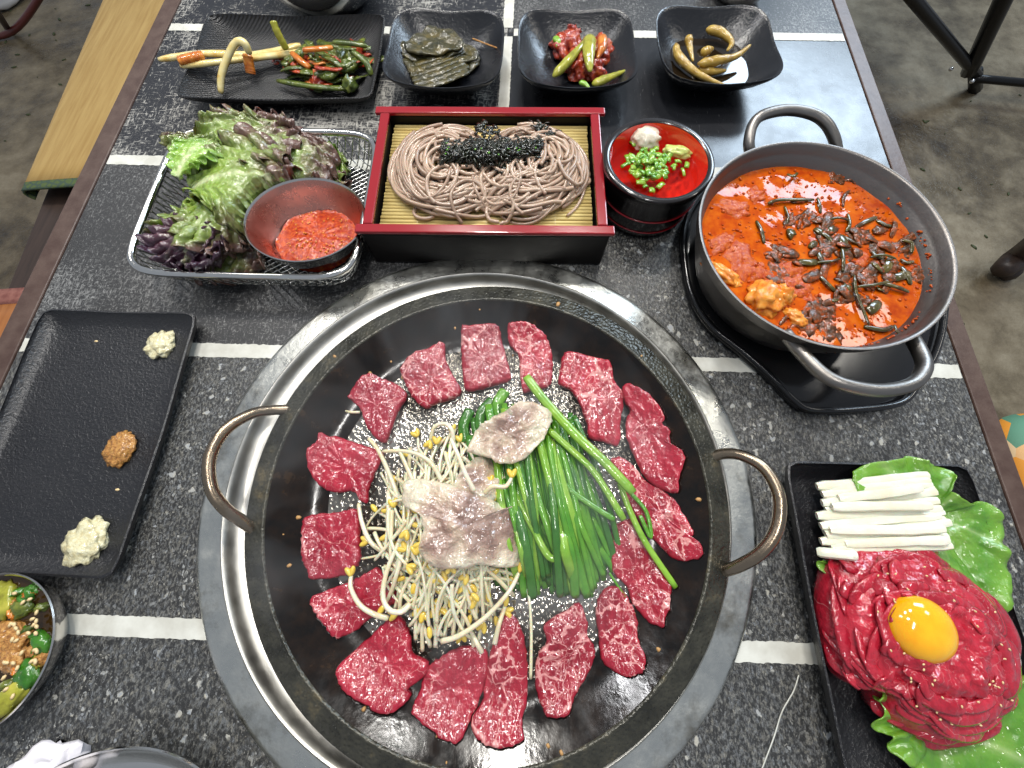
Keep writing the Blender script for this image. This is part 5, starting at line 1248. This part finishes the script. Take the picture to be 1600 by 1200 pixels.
outleaf([(1330, 745), (1350, 728), (1400, 716), (1428, 714), (1450, 722), (1485, 732), (1490, 752), (1488, 772), (1515, 786), (1545, 786), (1572, 818), (1566, 850), (1578, 885), (1574, 930), (1562, 962), (1530, 930), (1470, 890), (1400, 870), (1350, 800)], 0.012, 0.0130, 0.0030, 'lettuce_green', 'large green lettuce leaf spreading right of the pear sticks', 2.0)
outleaf([(1278, 880), (1292, 876), (1318, 886), (1330, 870), (1352, 858), (1365, 862), (1380, 880), (1360, 930), (1318, 958), (1305, 930), (1298, 910)], 0.012, 0.006, 0.0022, 'lettuce_green', 'small pale lettuce leaf tip at the left of the raw beef', 5.0, 90)
outleaf([(1362, 1085), (1378, 1100), (1368, 1138), (1392, 1152), (1396, 1180), (1430, 1200), (1460, 1240), (1560, 1270), (1650, 1220), (1660, 1100), (1620, 1050), (1590, 1065), (1540, 1080), (1450, 1090), (1400, 1075)], 0.010, 0.016, 0.0035, 'lettuce_green', 'frilly green lettuce leaf below the raw beef', 8.0)
# pear sticks
ps = [((1276, 760), (1450, 742)), ((1284, 772), (1455, 756)), ((1284, 786), (1462, 768)), ((1290, 798), (1465, 782)), ((1276, 806), (1470, 794)), ((1282, 822), (1468, 806)), ((1290, 836), (1484, 816)), ((1282, 846), (1466, 834)), ((1300, 858), (1486, 852)), ((1276, 862), (1340, 868)), ((1320, 850), (1482, 844)), ((1300, 792), (1455, 790)), ((1296, 828), (1475, 826)), ((1310, 778), (1440, 762)), ((1288, 765), (1452, 750)), ((1286, 829), (1476, 812)), ((1286, 813), (1474, 800)), ((1296, 852), (1480, 838)), ((1290, 779), (1458, 762))]
for k, ((xa, ya), (xb, yb)) in enumerate(ps):
    z = 0.0215 + (0.005 if 10 <= k < 14 else 0.0) + random.uniform(0, 0.002)
    A, Bq = at(xa, ya, z - 0.003), at(xb, yb, z + 0.010); mid = (A + Bq) / 2 + Vector((0, 0.001 * random.uniform(-1, 1), 0.001))
    P = cr([A, mid, Bq], 10); r = np.array([0.0042 + 0.0009 * nz(i * 0.6, k * 3.0) for i in range(10)]); r[0] *= 0.75; r[-1] *= 0.7
    V, F = tube(P, r, 7, flat=0.7, up=(0.0, 0.3 * random.random(), 1)); o = mkobj('pear_stick', V, F, 'pear', sharp=50)
    tag(o, ('%s pear stick from the top of the row on raw beef plate' % ('first', 'second', 'third', 'fourth', 'fifth', 'sixth', 'seventh', 'eighth', 'lowest long', '', 'upper-layer lowest', 'upper-layer middle', 'upper-layer lower middle', 'upper-layer topmost', 'thin first', 'thin fifth', 'thin fourth', 'thin sixth', 'thin second')[k]) if k != 9 else 'short pear stick end at the lower left of the row', 'pear stick', 'white pear sticks beside the raw beef' if k != 9 else None)
# raw beef mound
mo = [(1310, 905), (1322, 880), (1352, 862), (1400, 856), (1448, 858), (1462, 872), (1500, 890), (1545, 930), (1580, 985), (1592, 1040), (1588, 1100), (1565, 1135), (1530, 1160), (1480, 1168), (1440, 1150), (1395, 1120), (1380, 1085), (1340, 1070), (1318, 1030), (1308, 985), (1306, 940)]
bmz = 0.006
MO = [at(x, y, 0.030) for x, y in mo]; mc = sum((Vector(p[:2]) for p in MO), Vector((0, 0))) / len(MO)
mnd = thing('raw_beef_mound', (mc.x, mc.y, bmz), 'moulded mound of raw seasoned beef strips on lettuce', 'raw beef')
O = cr([(p.x, p.y, 0) for p in MO], 150, True)[:, :2]; n = 150
S = [1.0, 1.03, 1.035, 1.02, 0.99, 0.95] + [0.95 - 0.95 * k / 26 for k in range(1, 26)]
Zs = [0.0, 0.005, 0.010, 0.015, 0.020, 0.024]
def mound_h(s): return 0.024 + 0.022 * (1 - (s / 0.95) ** 2.2) - 0.008 * math.exp(-(s / 0.22) ** 2)
V = []; E = []
mca = np.array(mc)
for j, s in enumerate(S):
    for i in range(n):
        d = (O[i] - mca); a = i / n * 2 * math.pi
        z = Zs[j] if j < 6 else mound_h(s)
        rdg = 1 - abs(fbm(a * 1.6 + s * 2.0, s * 5, 3.0, 3)); sw = math.sin(s * 26 + 3 * fbm(a * 1.2, s * 3, 1.0) + a)
        amp = min(1, (1.1 - s) * 3 + 0.4) * min(1, s * 3)
        p = mca + d * s * (1 + 0.03 * fbm(math.cos(a) * 3, math.sin(a) * 3, z * 150, 3))
        z += amp * (0.0045 * (rdg - 0.7) + 0.0012 * sw + 0.0022 * fbm(p[0] * 130, p[1] * 130, 2.0, 3)) if j > 1 else 0
        V.append((p[0], p[1], bmz + z)); E.append(s)
F = [(j * n + k, j * n + (k + 1) % n, (j + 1) * n + (k + 1) % n, (j + 1) * n + k) for j in range(len(S) - 1) for k in range(n)] + [tuple((len(S) - 1) * n + k for k in range(n)), tuple(range(n))[::-1]]
mkobj('beef_body', V, F, 'beef_tartare', mnd, attrs={'edge': E})
rnd = random.Random(77)
for k in range(80):
    s = rnd.uniform(0.50, 1.03); a0 = rnd.uniform(0, 6.28); da = rnd.uniform(0.3, 1.1) * (1 if rnd.random() < 0.8 else 0.3); ds = rnd.uniform(-0.24, 0.24)
    P = []
    for i in range(6):
        u = i / 5; ii = ((a0 + da * u) / (2 * math.pi) * n) % n; i0 = int(ii) % n; ss = max(0.46, min(1.035, s + ds * u))
        p = mca + (O[i0] - mca) * ss
        z = mound_h(min(0.95, ss)) if ss < 0.95 else 0.024 - (ss - 0.95) * 0.14
        P.append((p[0], p[1], bmz + z + 0.0004 + 0.0015 * math.sin(u * math.pi)))
    r = rnd.uniform(0.0028, 0.0066); rr = r * np.array([0.4, 0.8, 1, 1, 1, 1, 1, 1, 0.95, 0.85, 0.7, 0.4]); V, F = tube(cr(P, 12), rr, 8, flat=0.26); mkobj('beef_strip', V, F, 'beef_tartare', mnd)
for k, (px, py, r, z) in enumerate(((1355, 1000, 0.011, 0.022), (1372, 1030, 0.012, 0.018), (1345, 1025, 0.010, 0.016), (1540, 1118, 0.011, 0.018), (1520, 1145, 0.010, 0.012), (1470, 1165, 0.008, 0.006), (1440, 866, 0.012, 0.022), (1405, 868, 0.013, 0.024), (1335, 900, 0.012, 0.020), (1560, 1090, 0.010, 0.020))):
    c = at(px, py, z); V, F = blob((c.x, c.y, z - 0.004), (r, r * 0.8, r * 0.8), 0.3, 1.8, 4, k, k * 3.0, False); mkobj('beef_chunk', V, F, 'beef_tartare', mnd)
yc = at(1447, 984, bmz + 0.044)
V0, F0b = ico(5)
V = [(yc.x + p[0] * 0.0222, yc.y + p[1] * 0.0212, bmz + 0.0400 + (p[2] * 0.0125 if p[2] > 0 else p[2] * 0.006)) for p in V0]
tag(mkobj('egg_yolk', V, F0b, 'yolk'), 'glossy orange egg yolk sitting on the raw beef mound', 'egg yolk')
pts = []
for k in range(46):
    i0 = rnd.randrange(n); s = rnd.uniform(0.38, 0.8); p = mca + (O[i0] - mca) * s; pts.append((p[0], p[1], bmz + mound_h(s) + 0.0042))
seeds(pts, 'sesame seeds scattered over the raw beef mound', 0.0008)

# ------------------------------------------------------------------ thin steam drifting over the hot pan
t = Mt('steam', (1, 1, 1), 1.0)
for nd_ in list(t.nt.nodes):
    if nd_.type == 'BSDF_PRINCIPLED': t.nt.nodes.remove(nd_)
tc = t.n('ShaderNodeTexCoord').outputs['Object']
f = t.n('ShaderNodeTexNoise', {'Vector': t.n('ShaderNodeMapping', {'Vector': tc, 'Scale': (1, 1, 0.5)}).outputs[0], 'Scale': 16, 'Detail': 2, 'Distortion': 1.2}).outputs['Fac']
pv = t.n('ShaderNodeVolumePrincipled', {'Color': (1, 1, 1), 'Anisotropy': 0.2, 'Density': t.rng(f, 0.46, 0.72, 0.0, 2.4)})
t.nt.links.new(pv.outputs[0], t.nt.nodes['Material Output'].inputs['Volume']); MAT['steam'] = t.m
V0, F_ = ico(3); V = [(PX_ - 0.02 + p[0] * 0.15, PY_ + 0.02 + p[1] * 0.14, 0.095 + p[2] * 0.055) for p in V0]
o = tag(mkobj('steam', V, F_, 'steam'), 'faint white steam drifting over the hot pan', 'steam'); o['kind'] = 'stuff'
